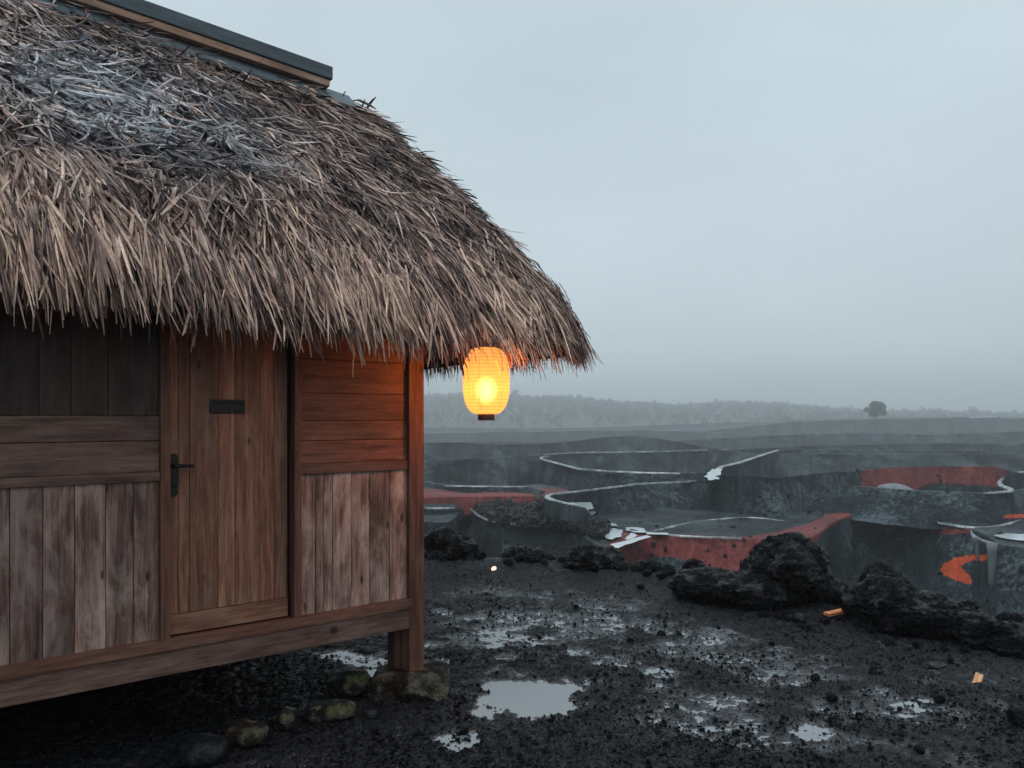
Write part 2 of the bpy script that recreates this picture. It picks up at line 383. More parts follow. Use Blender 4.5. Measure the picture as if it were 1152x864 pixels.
def blades(name, root, dirv, nrm, L, Wd, bend, tone, weather, roll, parent, K=5, fold=.35):
    n = len(root); t = np.linspace(0, 1, K)
    dirv = dirv / (np.linalg.norm(dirv, axis=1, keepdims=True) + 1e-9)
    ctr = root[:, None] + dirv[:, None] * (L[:, None] * t)[..., None] + bend[:, None] * (L[:, None] * t ** 2)[..., None]
    tan = dirv[:, None] + 2 * bend[:, None] * t[None, :, None]; tan /= np.linalg.norm(tan, axis=-1, keepdims=True) + 1e-9
    side = np.cross(tan, nrm[:, None]); side /= np.linalg.norm(side, axis=-1, keepdims=True) + 1e-9
    up = np.cross(side, tan)
    rl = roll[:, None] + (rng.normal(0, .5, n))[:, None] * t[None]
    s2 = side * np.cos(rl)[..., None] + up * np.sin(rl)[..., None]; u2 = -side * np.sin(rl)[..., None] + up * np.cos(rl)[..., None]
    w = Wd[:, None] * (.55 + .45 * np.sin(np.pi * np.clip(t * .9 + .12, 0, 1)))[None] * np.where(t > .99, .6, 1)[None]
    V = np.stack([ctr - s2 * (w / 2)[..., None], ctr + u2 * (w * fold)[..., None], ctr + s2 * (w / 2)[..., None]], 2)   # n,K,3,3
    base = (np.arange(n) * K * 3)[:, None, None]; kk = (np.arange(K - 1) * 3)[None, :, None]; jj = np.arange(2)[None, None, :]
    i = base + kk + jj; Q = np.stack([i, i + 1, i + 4, i + 3], -1).reshape(-1, 4)
    A = lambda a: np.repeat(a, K * 3)
    al = np.broadcast_to(t[None, :, None], (n, K, 3)).reshape(-1)
    return npmesh(name, V.reshape(-1, 3), Q, mat=THATCH, parent=parent, attrs={'tone': A(tone), 'weather': A(weather), 'along': al})
def scatter(n, s0, s1, v0, v1, Lr, Wr, lay=.07, mess=1.0, hang=0.0):
    s = rng.uniform(s0, s1, n); v = v0 + (v1 - v0) * rng.random(n) ** .85
    p, dn, ds, nm = roof_frame(s, np.clip(v, 0, .985))
    q = P3(p[:, 0] * 2.6, p[:, 1] * 2.6, p[:, 2] * 2.6); qf = q * 5
    lean = fbm(q, 3, 31) * 1.0 + vnoise(qf, 33) * .75 + .55 * (s < 0) * (1 - np.clip((v - .45) / .4, 0, 1))                       # tufts that lean together
    lift = .06 + .22 * np.abs(vnoise(qf * .8, 35)) + rng.uniform(-.05, .2, n)
    # the matted grey patch high on the front slope
    gx, gv = -1.85, .46
    gp = np.exp(-(((p[:, 0] - gx) / .85) ** 2 + ((v - gv) / .27) ** 2)) * 1.25 + .18 * fbm(q * 1.3, 3, 41)
    gp = np.clip(gp * (1.0 + 1.1 * fbm(q * 2.2, 3, 43)), 0, 1)
    messy = mess * (.42 + .9 * gp) * (1 - .35 * np.clip((v - .7) / .3, 0, 1))
    d = dn + ds * (lean * (.42 + .5 * gp) + rng.normal(0, 1, n) * (.10 + .42 * messy))[:, None] + nm * (lift + rng.normal(0, .13, n) * messy)[:, None]
    hz = np.clip((v - .62) / .38, 0, 1) ** 1.3 * (.55 + hang)
    d = d / np.linalg.norm(d, axis=1, keepdims=True); d[:, 2] -= hz * 1.1
    L = rng.uniform(*Lr, n) * (1 - .35 * gp); W = rng.uniform(*Wr, n) * (1 + .25 * gp)
    bend = ds * (rng.normal(0, .22, n) * (.18 + 1.2 * messy * (.25 + gp)))[:, None] - nm * (rng.uniform(.0, .22, n))[:, None] + nm * (rng.normal(0, .25, n) * messy)[:, None]
    bend[:, 2] -= .08 + hz * .25
    depth = rng.random(n)
    root = p + nm * ((depth - .35) * lay + .055 * vnoise(q * 2.4, 37) + .03 * vnoise(qf * 1.3, 38))[:, None] - dn * (L * .5)[:, None] * (rng.random(n))[:, None]
    patch = fbm(q * .8, 4, 51)
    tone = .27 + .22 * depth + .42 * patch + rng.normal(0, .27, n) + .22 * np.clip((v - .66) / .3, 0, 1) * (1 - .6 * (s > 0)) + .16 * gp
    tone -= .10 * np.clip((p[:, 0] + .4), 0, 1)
    tone = np.clip(tone, .02, .95)
    weather = np.clip(gp * rng.uniform(.5, 1.25, n) + .3 * rng.random(n) ** 3 + .03, 0, 1) * (1 - .75 * np.clip((v - .66) / .25, 0, 1))
    strange = rng.random(n) < .012; tone[strange] = rng.uniform(.85, 1, strange.sum()); weather[strange] *= .2
    return root, d, nm, L, W, bend, tone, weather, rng.normal(0, .55, n)
parts = []
parts.append(scatter(36000, -4.3 + .0, 0, .0, 1, (.14, .38), (.007, .0215), lay=.10))
parts.append(scatter(8500, 0, S1, .03, 1, (.14, .34), (.006, .014), mess=.9, lay=.09))
parts.append(scatter(9000, S1, SB, .03, 1, (.14, .34), (.006, .014), mess=.9, lay=.09))
parts.append(scatter(5000, SB, SB + 4.6, .0, 1, (.25, .45), (.015, .03)))
parts.append(scatter(2500, SMIN, -4.3, .0, 1, (.2, .4), (.012, .02)))
parts.append(scatter(13000, -4.0, 0, .62, 1, (.20, .40), (.007, .021), mess=1.5, lay=.14))
parts.append(scatter(6000, 0, SB, .66, 1, (.20, .34), (.007, .015), mess=1.2, lay=.12))
parts.append(scatter(2600, -4.0, S1, .0, .9, (.08, .22), (.009, .022), mess=2.6, lay=.18))
P = [np.concatenate(x) for x in zip(*parts)]
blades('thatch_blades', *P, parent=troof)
# hanging fringe along the eave: several curtains, shorter inside
fr = []
def fringe(n, s0, s1, inset, Lr, zoff, tone0, spread=.3):
    s = rng.uniform(s0, s1, n); p, dn, ds, nm = roof_frame(s, np.full(n, .985)); ex, ey, nx, ny = eave(s)
    o = np.stack([nx, ny, 0 * nx], -1)
    ins = inset * rng.uniform(.6, 1.3, n)
    root = p - o * ins[:, None]; root[:, 2] += zoff + rng.uniform(-.03, .03, n)
    clump = vnoise(P3(s * 9, inset * 7, 0), 61); c2 = vnoise(P3(s * 2.3, inset * 5, 3), 62)
    d = np.stack([0 * s, 0 * s, -np.ones(n)], -1) + o * (rng.normal(.18, .2, n))[:, None] + ds * (clump * .35 + rng.normal(0, spread, n))[:, None]
    L = rng.uniform(*Lr, n) * (.86 + .22 * clump + .18 * c2); lo = rng.random(n) < .035; L[lo] *= rng.uniform(1.2, 1.7, lo.sum())
    bend = ds * rng.normal(0, .18, n)[:, None] - o * rng.uniform(0, .16, n)[:, None]
    W = rng.uniform(.006, .016, n); W[lo] *= .7
    fr.append((root, d, o, L, W, bend, np.clip(tone0 + rng.normal(0, .17, n) + .2 * clump, .03, 1), np.full(n, .05), rng.normal(0, .7, n)))
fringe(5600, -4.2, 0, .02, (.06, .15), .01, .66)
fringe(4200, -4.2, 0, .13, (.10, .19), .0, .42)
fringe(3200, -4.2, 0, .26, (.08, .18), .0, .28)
fringe(1700, 0, S1, .02, (.06, .13), .02, .45); fringe(1500, 0, S1, .14, (.08, .16), .02, .3)
fringe(4200, S1, SB, .02, (.08, .15), .02, .4); fringe(3600, S1, SB, .15, (.10, .2), .0, .25); fringe(1600, S1, SB, .3, (.10, .22), 0., .2)
fringe(1800, SB, SB + 4, .05, (.14, .28), -.01, .4); fringe(800, SMIN, -4.2, .05, (.14, .28), -.01, .5)
P = [np.concatenate(x) for x in zip(*fr)]
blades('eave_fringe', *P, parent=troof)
# ridge boards, following the slight rise of the ridge to the left
def rbox(b, x0, x1, y0, y1, z0, z1, tone=None):
    b.box((x0, y0, z0), (x1, y1, z1), 0, tone=tone, seg=14, warp=.004); V = b.V[-1]; V[:, 2] += ridge_z(V[:, 0]) 
b = MB(); rbox(b, XL - .3, -.05, RY - .17, RY + .17, .13, .235, .6); b.build('ridge_board', RIDGE, hut, bevel=.006)
b = MB(); rbox(b, XL - .3, -.07, RY - .155, RY + .155, .075, .126, .8); b.build('ridge_batten', BATTEN, hut, bevel=.004)
b = MB()
for sg in (-1, 1):
    b.box((XL - .3, 0, 0), (.15, .22, .022), 0, seg=12, warp=.003, tone=.5); V = b.V[-1]
    a = R(43); y = V[:, 1].copy(); z = V[:, 2].copy(); V[:, 1] = RY + sg * (.06 + y * math.cos(a)); V[:, 2] = .075 - y * math.sin(a) + z + ridge_z(V[:, 0])
b.build('ridge_flashing', RIDGE, hut, bevel=.003)

# ------------------------------------------------------------------ paper lantern
LU = (547 - CX) / F; LD = (nv @ C0 + .52) / (nv @ np.array([LU, 1.])); LX, LY = LU * LD, LD
lz = lambda py: EYE - (py - HY) / F * LD
lan = empty('paper_lantern', (LX, LY, lz(473))); props(lan, 'glowing amber paper lantern hanging from the thatch eave', 'lantern')
Hl = lz(391) - lz(473); Rl = 26.3 / F * LD; zb = Hl * 7 / 82
k = N('lantern_paper'); o_ = k.obj()
pz = k.n('ShaderNodeSeparateXYZ', {0: o_}).outputs[2]
rib = k.math('POWER', k.math('ABSOLUTE', k.math('SINE', k.math('MULTIPLY', pz, math.pi * 21 / Hl))), .5)
colp = k.mix(k.ramp(rib, [(0., .75), (.55, 0.)]), (.06, .027, .008), (.015, .005, .001))
fib = k.noise(o_, 60, 5); colp = k.mix(k.math('MULTIPLY', fib, .22), colp, (.85, .35, .07))
tl = k.n('ShaderNodeBsdfTranslucent', {'Color': colp}).outputs[0]
df = k.n('ShaderNodeBsdfDiffuse', {'Color': colp}).outputs[0]
tp = k.n('ShaderNodeBsdfTransparent', {'Color': (1, .50, .15, 1)}).outputs[0]
sh = k.n('ShaderNodeMixShader', {0: .12, 1: tl, 2: df}).outputs[0]
sh = k.n('ShaderNodeMixShader', {0: .45, 1: sh, 2: tp}).outputs[0]
em = k.n('ShaderNodeEmission', {'Color': (1, .47, .13, 1), 'Strength': k.math('MULTIPLY', .60, k.math('SUBTRACT', 1.0, k.math('MULTIPLY', k.ramp(rib, [(.2, 1.), (.75, 0.)]), .55)))}).outputs[0]
PAPER = k.fin(k.n('ShaderNodeAddShader', {0: sh, 1: em}).outputs[0])
nz_, na_ = 64, 72; t = np.linspace(0, 1, nz_); zc = zb + t * (Hl - zb)
q = np.abs(t * 2 - 1); prof = (1 - q ** 2.7) ** (1 / 2.2); r = np.maximum(.34 * Rl + (1 - .34) * Rl * prof, .3 * Rl) + .0016 * np.sin(t * np.pi * 42)
ang = np.linspace(0, 2 * np.pi, na_ + 1)
V = np.stack([np.outer(r, np.cos(ang)), np.outer(r, np.sin(ang)), np.repeat(zc[:, None], na_ + 1, 1)], -1)
npmesh('paper_shade', V.reshape(-1, 3), grid_quads(nz_, na_ + 1), mat=PAPER, parent=lan, smooth=True)
k = N('lantern_wire'); WIRE = k.fin(k.bsdf((.10, .035, .01), .5))
k = N('lantern_lacquer'); LACQ = k.fin(k.bsdf((.05, .012, .008), .35, .5))
b = MB()
for a in np.arange(6) * math.pi / 3 + .25:
    b.tube(np.stack([(r - .003) * math.cos(a), (r - .003) * math.sin(a), zc], -1)[::3], .0013, 5, cap=False)
b.build('wire_frame', WIRE, lan, bevel=0)
def ring(name, z0, z1, rr):
    bm = bmesh.new(); n = 40; prof_ = [(rr - .004, z0), (rr + .001, z0), (rr + .002, (z0 + z1) / 2), (rr + .001, z1), (rr - .004, z1)]
    vs = [[bm.verts.new((p[0] * math.cos(i / n * 2 * math.pi), p[0] * math.sin(i / n * 2 * math.pi), p[1])) for p in prof_] for i in range(n)]
    for i in range(n):
        for j in range(5): bm.faces.new((vs[i][j], vs[(i + 1) % n][j], vs[(i + 1) % n][(j + 1) % 5], vs[i][(j + 1) % 5]))
    bmesh.ops.recalc_face_normals(bm, faces=bm.faces)
    me = bpy.data.meshes.new(name); bm.to_mesh(me); me.materials.append(LACQ); o = bpy.data.objects.new(name, me); COL.objects.link(o); o.parent = lan
ring('bottom_ring', 0, zb + .004, .355 * Rl); ring('top_ring', Hl - .004, Hl + .03, .36 * Rl)
b = MB(); b.tube([(0, 0, Hl + .03), (0, 0, Hl + .30)], .003, 6); b.tube([(-.33 * Rl, 0, Hl + .03), (.33 * Rl, 0, Hl + .03)], .003, 6)
b.build('cord', IRON, lan, bevel=0)
k = N('bulb_glow'); fc = k.n('ShaderNodeLayerWeight', {'Blend': .5}).outputs['Facing']; fs = k.math('POWER', k.math('SUBTRACT', 1.0, fc), 3.5)
BULB = k.fin(k.n('ShaderNodeAddShader', {0: k.n('ShaderNodeEmission', {'Color': (1, .95, 1.0, 1), 'Strength': k.math('MULTIPLY', fs, 3.0)}).outputs[0], 1: k.n('ShaderNodeBsdfTransparent').outputs[0]}).outputs[0])
bm = bmesh.new(); bmesh.ops.create_icosphere(bm, subdivisions=3, radius=.09)
for v in bm.verts: v.co.z *= 1.2
me = bpy.data.meshes.new('bulb'); bm.to_mesh(me); me.materials.append(BULB); bo = bpy.data.objects.new('bulb', me); COL.objects.link(bo); bo.parent = lan; bo.location = (0, 0, lz(439) - lz(473))
LAMP = bpy.data.lights.new('lantern_lamp', 'POINT'); LAMP.energy = 28; LAMP.color = (1, .50, .24); LAMP.shadow_soft_size = .035
lo = bpy.data.objects.new('lamp', LAMP); COL.objects.link(lo); lo.parent = lan; lo.location = (0, 0, lz(436) - lz(473))

# ------------------------------------------------------------------ terrain
def at(px, py, z):
    D = F * (EYE - z) / (py - HY); return ((px - CX) / F * D, D, z)
def inpoly(px, py, poly):
    poly = np.asarray(poly, float); ins = np.zeros(px.shape, bool); j = len(poly) - 1
    for i in range(len(poly)):
        xi, yi = poly[i]; xj, yj = poly[j]
        c = ((yi > py) != (yj > py)) & (px < (xj - xi) * (py - yi) / (yj - yi + 1e-12) + xi); ins ^= c; j = i
    return ins
def terrain_mat():
    k = N('volcanic_ash'); red = k.attr('red'); org = k.attr('orange'); wet = k.attr('wet'); o = k.obj()
    n1 = k.noise(o, .25, 6, .65); n2 = k.noise(o, 3.0, 8, .7); gul = k.noise(k.scale(o, (3.2, 3.2, .10)), 1.6, 7, .7, .4)
    gz = k.noise(k.scale(o, (.04, .04, 1.6)), 1.5, 5, .6, .5)
    f = k.math('ADD', k.math('MULTIPLY', n1, .35), k.math('ADD', k.math('MULTIPLY', n2, .25), k.math('MULTIPLY', gul, .4)))
    c = k.ramp(f, [(.43, (.0008, .0018, .0025)), (.5, (.009, .0155, .019)), (.58, (.075, .10, .112))])
    c = k.mix(k.ramp(gz, [(.45, 0.), (.65, .4)]), c, (.018, .028, .033))
    rc = k.ramp(f, [(.4, (.045, .010, .010)), (.5, (.125, .029, .027)), (.6, (.21, .062, .055))])
    oc = k.ramp(f, [(.38, (.26, .032, .012)), (.62, (.5, .08, .03))])
    edge = k.math('ADD', k.math('MULTIPLY', k.math('SUBTRACT', n2, .5), 1.5), k.math('MULTIPLY', k.math('SUBTRACT', gul, .5), .9))
    c = k.mix(k.math('MULTIPLY', k.attr('rim'), .5), c, (.17, .20, .215))  # highlight on the wet lips painted in as a paler rim colour
    c = k.mix(k.ramp(k.math('ADD', red, edge), [(.42, 0.), (.58, 1.)]), c, rc)
    c = k.mix(k.ramp(k.math('ADD', org, edge), [(.42, 0.), (.58, 1.)]), c, oc)
    ro = k.mix(wet, k.ramp(n2, [(.3, .6), (.7, .9)]), (.5, .5, .5))
    return k.fin(k.bsdf(c, rough=ro, spec=k.math('ADD', .10, k.math('MULTIPLY', wet, .10)), Normal=k.bump(k.math('ADD', f, k.math('MULTIPLY', n2, .4)), .8, .25)))
ASH = terrain_mat()
PXC = np.concatenate([np.arange(-900, 460, 22), np.arange(460, 1170, 2.0), np.arange(1170, 2300, 22)])
def bank(name, rim, z=None, D=None, drop=3.0, batter=2.0, back=20.0, red=(), orange=(), unred=(), gul=.18, rise=0.0, seed=0, wet=.0, jag=1.0):
    """terraced bank: a gullied face below a rim line, its flat top running back from the rim"""
    rim = sorted(rim); pts = np.array([(r[0], r[1]) for r in rim], float); zc = np.array([r[2] if len(r) > 2 else (z if z is not None else 0) for r in rim], float)
    py = np.interp(PXC, pts[:, 0], pts[:, 1])
    xf = np.arange(-900, 2301, 1.); kr = np.exp(-.5 * (np.arange(-14, 15) / 4.5) ** 2); kr /= kr.sum(); pf = np.convolve(np.pad(np.interp(xf, pts[:, 0], pts[:, 1]), 14, 'edge'), kr, 'valid'); py = np.interp(PXC, xf, pf)
    if D is None:
        zz = np.interp(PXC, pts[:, 0], zc); DD = F * (EYE - zz) / (py - HY)
    else:
        DD = np.full(len(PXC), float(D)) if np.isscalar(D) else np.interp(PXC, [d[0] for d in D], [d[1] for d in D]); zz = EYE - (py - HY) / F * DD
        if any(len(r) > 2 for r in rim):
            lo_ = np.interp(PXC, pts[:, 0], [r[2] if len(r) > 2 else 0 for r in rim]); zz = zz + lo_
    nf, nb = 30, 24; rows = []; kind = []
    X0 = (PXC - CX) / F
    g = fbm(P3(X0 * DD * .9, DD * .9, seed), 4, seed + 3, ridged=True); g2 = fbm(P3(X0 * DD * .15, DD * .15, seed), 3, seed + 9)
    for t in np.linspace(1, 0, nf):                      # base -> rim
        bt = batter if np.isscalar(batter) else np.interp(PXC, [q[0] for q in batter], [q[1] for q in batter])
        dd = DD - bt * t ** 1.35 - (g * gul + g2 * gul * 1.5) * np.sin(min(1, t * 1.6 + .05) * math.pi / 2) * jag
        z_ = zz - drop * t ** 1.0 - .05 * (t < .02)
        rows.append((dd, z_)); kind.append(t)
    for t in np.linspace(0, 1, nb + 1)[1:]:
        dd = DD + .25 + back * t ** 1.7
        z_ = zz + rise * t + (.16 * fbm(P3(X0 * dd * .35, dd * .35, 0), 4, seed + 5)) * min(1, t * 6)
        rows.append((dd, z_)); kind.append(-t)
    V = np.array([np.stack([X0 * dd, dd, z_], -1) for dd, z_ in rows]); ipx = np.broadcast_to(PXC, V.shape[:2]); ipy = HY + (EYE - V[..., 2]) / V[..., 1] * F
    def mask(polys):
        m = np.zeros(V.shape[:2])
        for p in polys: m = np.maximum(m, np.mean([inpoly(ipx + 2.2 * math.cos(a), ipy + 1.1 * math.sin(a), p) for a in np.arange(8) * .785] + [inpoly(ipx, ipy, p)], axis=0))
        return m
    mr = mask(red) * (1 - mask(unred)); mo = mask(orange)
    face = (np.array(kind) >= 0)[:, None]
    return npmesh(name, V.reshape(-1, 3), grid_quads(len(rows), len(PXC)), mat=ASH, smooth=True,
                  attrs={'rim': (np.array([1. if i == nf - 1 else .45 if i == nf else 0. for i in range(len(rows))])[:, None] * np.clip(.5 + 1.2 * g2, 0, 1)[None]).ravel(), 'red': mr.ravel(), 'orange': mo.ravel(), 'wet': np.where(face, wet, .55 + wet).repeat(1, 1).__mul__(np.ones(V.shape[:2])).ravel()}), V
c6 = lambda L: [(470 + x / 3.29, 420 + y / 3.29) for x, y in L]
c7 = lambda L: [(800 + x / 3.27, 430 + y / 3.27) for x, y in L]
TV = []
def ter(*a, **k):
    o, V = bank(*a, **k); props(o, kind='structure'); TV.append(V); return o
red_face = [(684, 613), (690, 596), (728, 600), (774, 602), (834, 604), (862, 606), (905, 606), (905, 680), (700, 655), (684, 640)]
berm = c7([(0, 570), (110, 570), (220, 556), (350, 522), (430, 487), (500, 464), (590, 462), (600, 472), (560, 480), (480, 508), (410, 550), (385, 590), (200, 592), (0, 585)])
ter('terrain', [(-900, 640), (380, 600), (478, 586), (508, 586), (516, 578), (526, 566), (532, 572), (546, 583), (561, 587), (591, 590), (636, 591), (655, 599), (668, 611), (690, 615), (705, 611), (728, 602),
    (774, 603), (834, 605), (861, 607), (905, 607), (922, 600), (935, 588), (955, 579), (977, 574), (999, 575), (1032, 583), (1069, 590), (1097, 594), (1110, 600), (1122, 611), (1152, 614), (1300, 620), (2300, 640)],
    z=-4.2, drop=3.4, batter=3.4, back=16, gul=.6, red=[red_face, berm, c7([(780, 530), (960, 535), (955, 552), (860, 560), (800, 548)])],
    unred=[c6([(770, 735), (800, 705), (870, 682), (920, 675), (990, 690), (1040, 705), (1080, 735), (980, 742), (870, 722), (800, 740)])],
    orange=[c7([(838, 690), (860, 665), (900, 645), (950, 636), (1022, 634), (1020, 655), (960, 655), (925, 665), (920, 682), (945, 705), (960, 720), (955, 745), (905, 730), (850, 705)])], seed=1)
ter('terrain', [(-900, 600), (440, 572), (478, 571), (512, 571), (518, 574, -4.3), (540, 580, -5.5), (2300, 600, -5.5)], z=-3.8, drop=1.0, batter=.5, back=3, seed=2)
ter('terrain', [(-900, 620), (478, 605), (498, 603), (508, 612, -5.6), (530, 620, -7.5), (2300, 640, -8)], z=-4.95, drop=2.5, batter=1.6, back=3, seed=12)
ter('terrain', [(-900, 563), (440, 560), (478, 559), (613, 557), (636, 563), (650, 572, -4.0), (670, 580, -4.8), (2300, 600, -4.8)], z=-3.36, drop=1.2, batter=.3, back=8, gul=.06,
    red=[[(300, 550), (640, 550), (655, 575), (640, 585), (300, 585)]], seed=3)
ter('terrain', [(-900, 540), (478, 541), (500, 546), (591, 547), (607, 551), (625, 556, -4.0), (2300, 560, -4.5)], z=-3.0, drop=.6, batter=1.0, back=7, rise=-.6, seed=4)
ter('terrain', [(-900, 600, -6), (600, 557, -5), (611, 556, -3.3), (616, 555), (667, 550), (719, 543.5), (760, 541), (820, 540), (852, 538), (901, 545), (965, 546), (1029, 551), (1106, 554), (1135, 552), (1152, 549), (1300, 545), (2300, 560)],
    z=-2.6, drop=1.9, batter=[(610, .4), (660, .9), (740, 3.2)], back=9, gul=.5, rise=-1.4, seed=5,
    orange=[c7([(108, 408), (150, 400), (190, 402), (212, 425), (190, 440), (150, 446), (130, 440)]), c7([(270, 432), (310, 420), (322, 408), (332, 425), (370, 440), (330, 447), (280, 440)]), c7([(1075, 490), (1110, 486), (1200, 484), (1300, 482), (1300, 496), (1110, 500), (1080, 500)])])
M_red = c7([(548, 400), (555, 320), (650, 308), (830, 303), (1050, 303), (1090, 322), (1060, 385), (900, 372), (800, 372), (740, 400)])
ter('terrain', [(-900, 560, -4), (700, 545, -3.4), (780, 541, -2.5), (812, 533), (876, 537), (938, 529.5), (970, 528.5), (999, 525), (1054, 524), (1121, 524), (1135, 529), (1152, 532), (1300, 530), (2300, 530)],
    z=-1.9, drop=3.2, batter=3.4, back=9, gul=.6, rise=-1.6, red=[M_red], seed=6)
ter('terrain', [(-900, 560, -5), (590, 520, -3.6), (608, 514), (622, 519), (652, 527), (698, 530), (765, 532), (798, 531), (812, 524), (830, 520), (861, 510), (876, 506), (900, 505, -2.9), (2300, 520, -3.5)],
    z=-2.2, drop=3.0, batter=4, back=8, gul=.6, rise=-1.6, seed=7)
ter('terrain', [(-900, 520), (478, 517), (515, 516), (607, 511), (652, 509), (743, 508), (820, 505.5), (907, 501), (1014, 499), (1075, 498), (1152, 498), (2300, 498)], z=-2.6, drop=4.5, batter=9, back=14, gul=1.0, rise=-2, seed=8)
ter('terrain', [(-900, 500), (478, 498), (522, 497), (557, 500), (609, 499), (644, 496), (683, 491), (713, 490), (743, 493), (798, 503), (840, 510, -2.5), (2300, 510, -3)], z=-2.2, drop=4.5, batter=12, back=18, gul=1.2, rise=-2.5, seed=9)
ter('terrain', [(-900, 500), (700, 497), (760, 496), (830, 492), (900, 488.5), (980, 487), (1050, 489), (1152, 485), (1300, 486), (2300, 488)], D=200, drop=5, batter=14, back=20, gul=1.6, rise=-3, seed=14)
ter('terrain', [(-900, 480), (478, 481), (520, 481), (550, 482), (670, 481), (774, 477), (820, 475), (873, 475), (2300, 474)], D=440, drop=8, batter=40, back=60, rise=-4, seed=10, gul=3)
ter('terrain', [(-900, 486), (478, 487.5), (560, 486), (640, 485), (720, 484), (800, 486), (870, 490), (2300, 500)], D=290, drop=5, batter=26, back=40, rise=-3, seed=15, gul=2)
ter('terrain', [(-900, 500), (700, 492), (790, 486), (855, 478), (900, 474), (947, 472.3), (983, 471.6), (1060, 470), (1121, 469), (1124, 471), (1300, 470), (2300, 470)], D=320, drop=9, batter=22, back=150, seed=11, gul=2.5)
# quarry floor and the land out to the horizon
def sheet(name, xs, ys, zf, mat, attrs=None, kind='structure', smooth=True):
    X, Y = np.meshgrid(xs, ys); Z = zf(X, Y); a = attrs(X, Y, Z) if attrs else {}
    o = npmesh(name, np.stack([X, Y, Z], -1).reshape(-1, 3), grid_quads(len(ys), len(xs)), mat=mat, smooth=smooth, attrs={k_: v_.ravel() for k_, v_ in a.items()})
    return props(o, kind=kind)
zero = lambda X, Y, Z: {'red': 0 * X, 'orange': 0 * X, 'wet': 0 * X + .1}
sheet('ground', np.concatenate([np.linspace(-1600, -70, 30), np.linspace(-60, 70, 200), np.linspace(80, 1600, 30)]), np.concatenate([np.linspace(-600, 5, 12), np.linspace(8, 48, 90), np.linspace(60, 1350, 40)]),
      lambda X, Y: -7.35 + .35 * fbm(P3(X * .15, Y * .15), 4, 77) + np.clip((Y - 30) / 20, 0, 1) * -.1, ASH, zero)
# path kerbs along the rims
k = N('wet_path'); o_ = k.obj(); nn = k.noise(o_, 1.2, 6, .7)
PATH = k.fin(k.bsdf(k.ramp(nn, [(.40, (.03, .037, .04)), (.50, (.12, .14, .15)), (.62, (.32, .36, .38))]), rough=.28, spec=.8, Normal=k.bump(k.noise(o_, 4, 5), .5, .05)))
def ribbon(pix, z, w=.45, h=.04, mat=None, name='footpath', skirt=.08):
    w = w * .20 + .04
    P = np.array([at(px, py, z)[:2] for px, py in pix]); seg = np.linalg.norm(np.diff(P, axis=0), axis=1); cum = np.r_[0, np.cumsum(seg)]
    n = max(12, int(cum[-1] / .5)); s = np.linspace(0, cum[-1], n); x = np.interp(s, cum, P[:, 0]); y = np.interp(s, cum, P[:, 1])
    for _ in range(4):
        x[1:-1] = (x[:-2] + 2 * x[1:-1] + x[2:]) / 4; y[1:-1] = (y[:-2] + 2 * y[1:-1] + y[2:]) / 4
    t = np.stack([np.gradient(x), np.gradient(y)], -1); t /= np.linalg.norm(t, axis=1, keepdims=True); nn_ = np.stack([-t[:, 1], t[:, 0]], -1)
    ww = w * (1 + .35 * fbm(P3(s * .4, z, 0), 3, 3)) * np.clip(np.minimum(s, cum[-1] - s) / 3 + .05, 0, 1)
    V = []
    for a, zz_ in ((-.62, -skirt), (-.5, h * .8), (0, h), (.5, h * .8), (.62, -skirt)):
        V.append(np.stack([x + nn_[:, 0] * ww * a, y + nn_[:, 1] * ww * a, np.full(n, z + zz_) + .02 * fbm(P3(s * 1.3, a, 0), 3, 8)], -1))
    if skirt > .3:
        U = [np.stack([V[j][:, 0], V[j][:, 1], V[j][:, 2] - dz_], -1) for j, dz_ in ((0, 0), (1, .03), (3, .03), (4, 0))]
        props(npmesh('terrain', np.array(U).reshape(-1, 3), grid_quads(4, n), mat=ASH, smooth=True), kind='structure'); V[0][:, 2] += skirt - .02; V[4][:, 2] += skirt - .02
    o = npmesh(name, np.array(V).reshape(-1, 3), grid_quads(5, n), mat=mat or PATH, smooth=True); return props(o, kind='structure')
ribbon([(525, 566), (529, 571), (536, 578), (546, 583.5), (561, 587.5), (591, 590.5), (636, 591.5)], -4.18, .55)
ribbon([(478, 571.5), (512, 571.5)], -3.78, .3)
ribbon([(460, 605), (478, 605.3), (498, 603.5)], -4.93, .3)
ribbon([(640, 553), (620, 555.5), (613.5, 558), (616, 560.5), (624, 563), (640, 567), (658, 570), (664, 572), (661, 575)], -2.66, 1.2, skirt=.9)
ribbon([(820, 540.5), (780, 541.2), (719, 544), (667, 550.5), (622, 555.5)], -2.58, .22)
ribbon([(820, 505.3), (743, 507.8), (652, 508.8), (625, 510.2), (611, 511.5)], -2.56, .35)
ribbon([(618, 513), (611, 513.6), (607.5, 515), (612, 517), (622, 519.5), (652, 527.5), (698, 530.5), (765, 532.5)], -2.18, .8)
ribbon([(876, 506), (861, 510.5), (830, 520.5), (812, 524.5), (801, 531)], -2.18, 1.1)
ribbon([(728, 598.5), (740, 596.5), (759, 591), (789, 586), (820, 583), (834, 581.5), (861, 583), (884, 587), (904, 592)], -4.2, .3)
ribbon([(977, 574.3), (999, 575.5), (1032, 583.5), (1069, 590.5), (1097, 594.3), (1118, 593), (1130, 590), (1150, 584)], -4.19, .5)
ribbon([(690, 596), (728, 599.5), (774, 603.2), (834, 605.2)], -4.18, .25)
ribbon([(1152, 530), (1140, 533), (1130, 537), (1124, 542), (1126, 546), (1136, 549), (1141, 551.5), (1130, 553), (1106, 554.3)], -2.58, .9)
ribbon([(500, 546.5), (540, 547), (591, 547.5)], -2.99, .2)
ribbon([(1092, 596), (1094, 602), (1100, 606), (1112, 610), (1120, 611)], -4.12, .6)
ribbon([(1090, 470.2), (1121, 469.5)], 1.42, 2.2, .4)
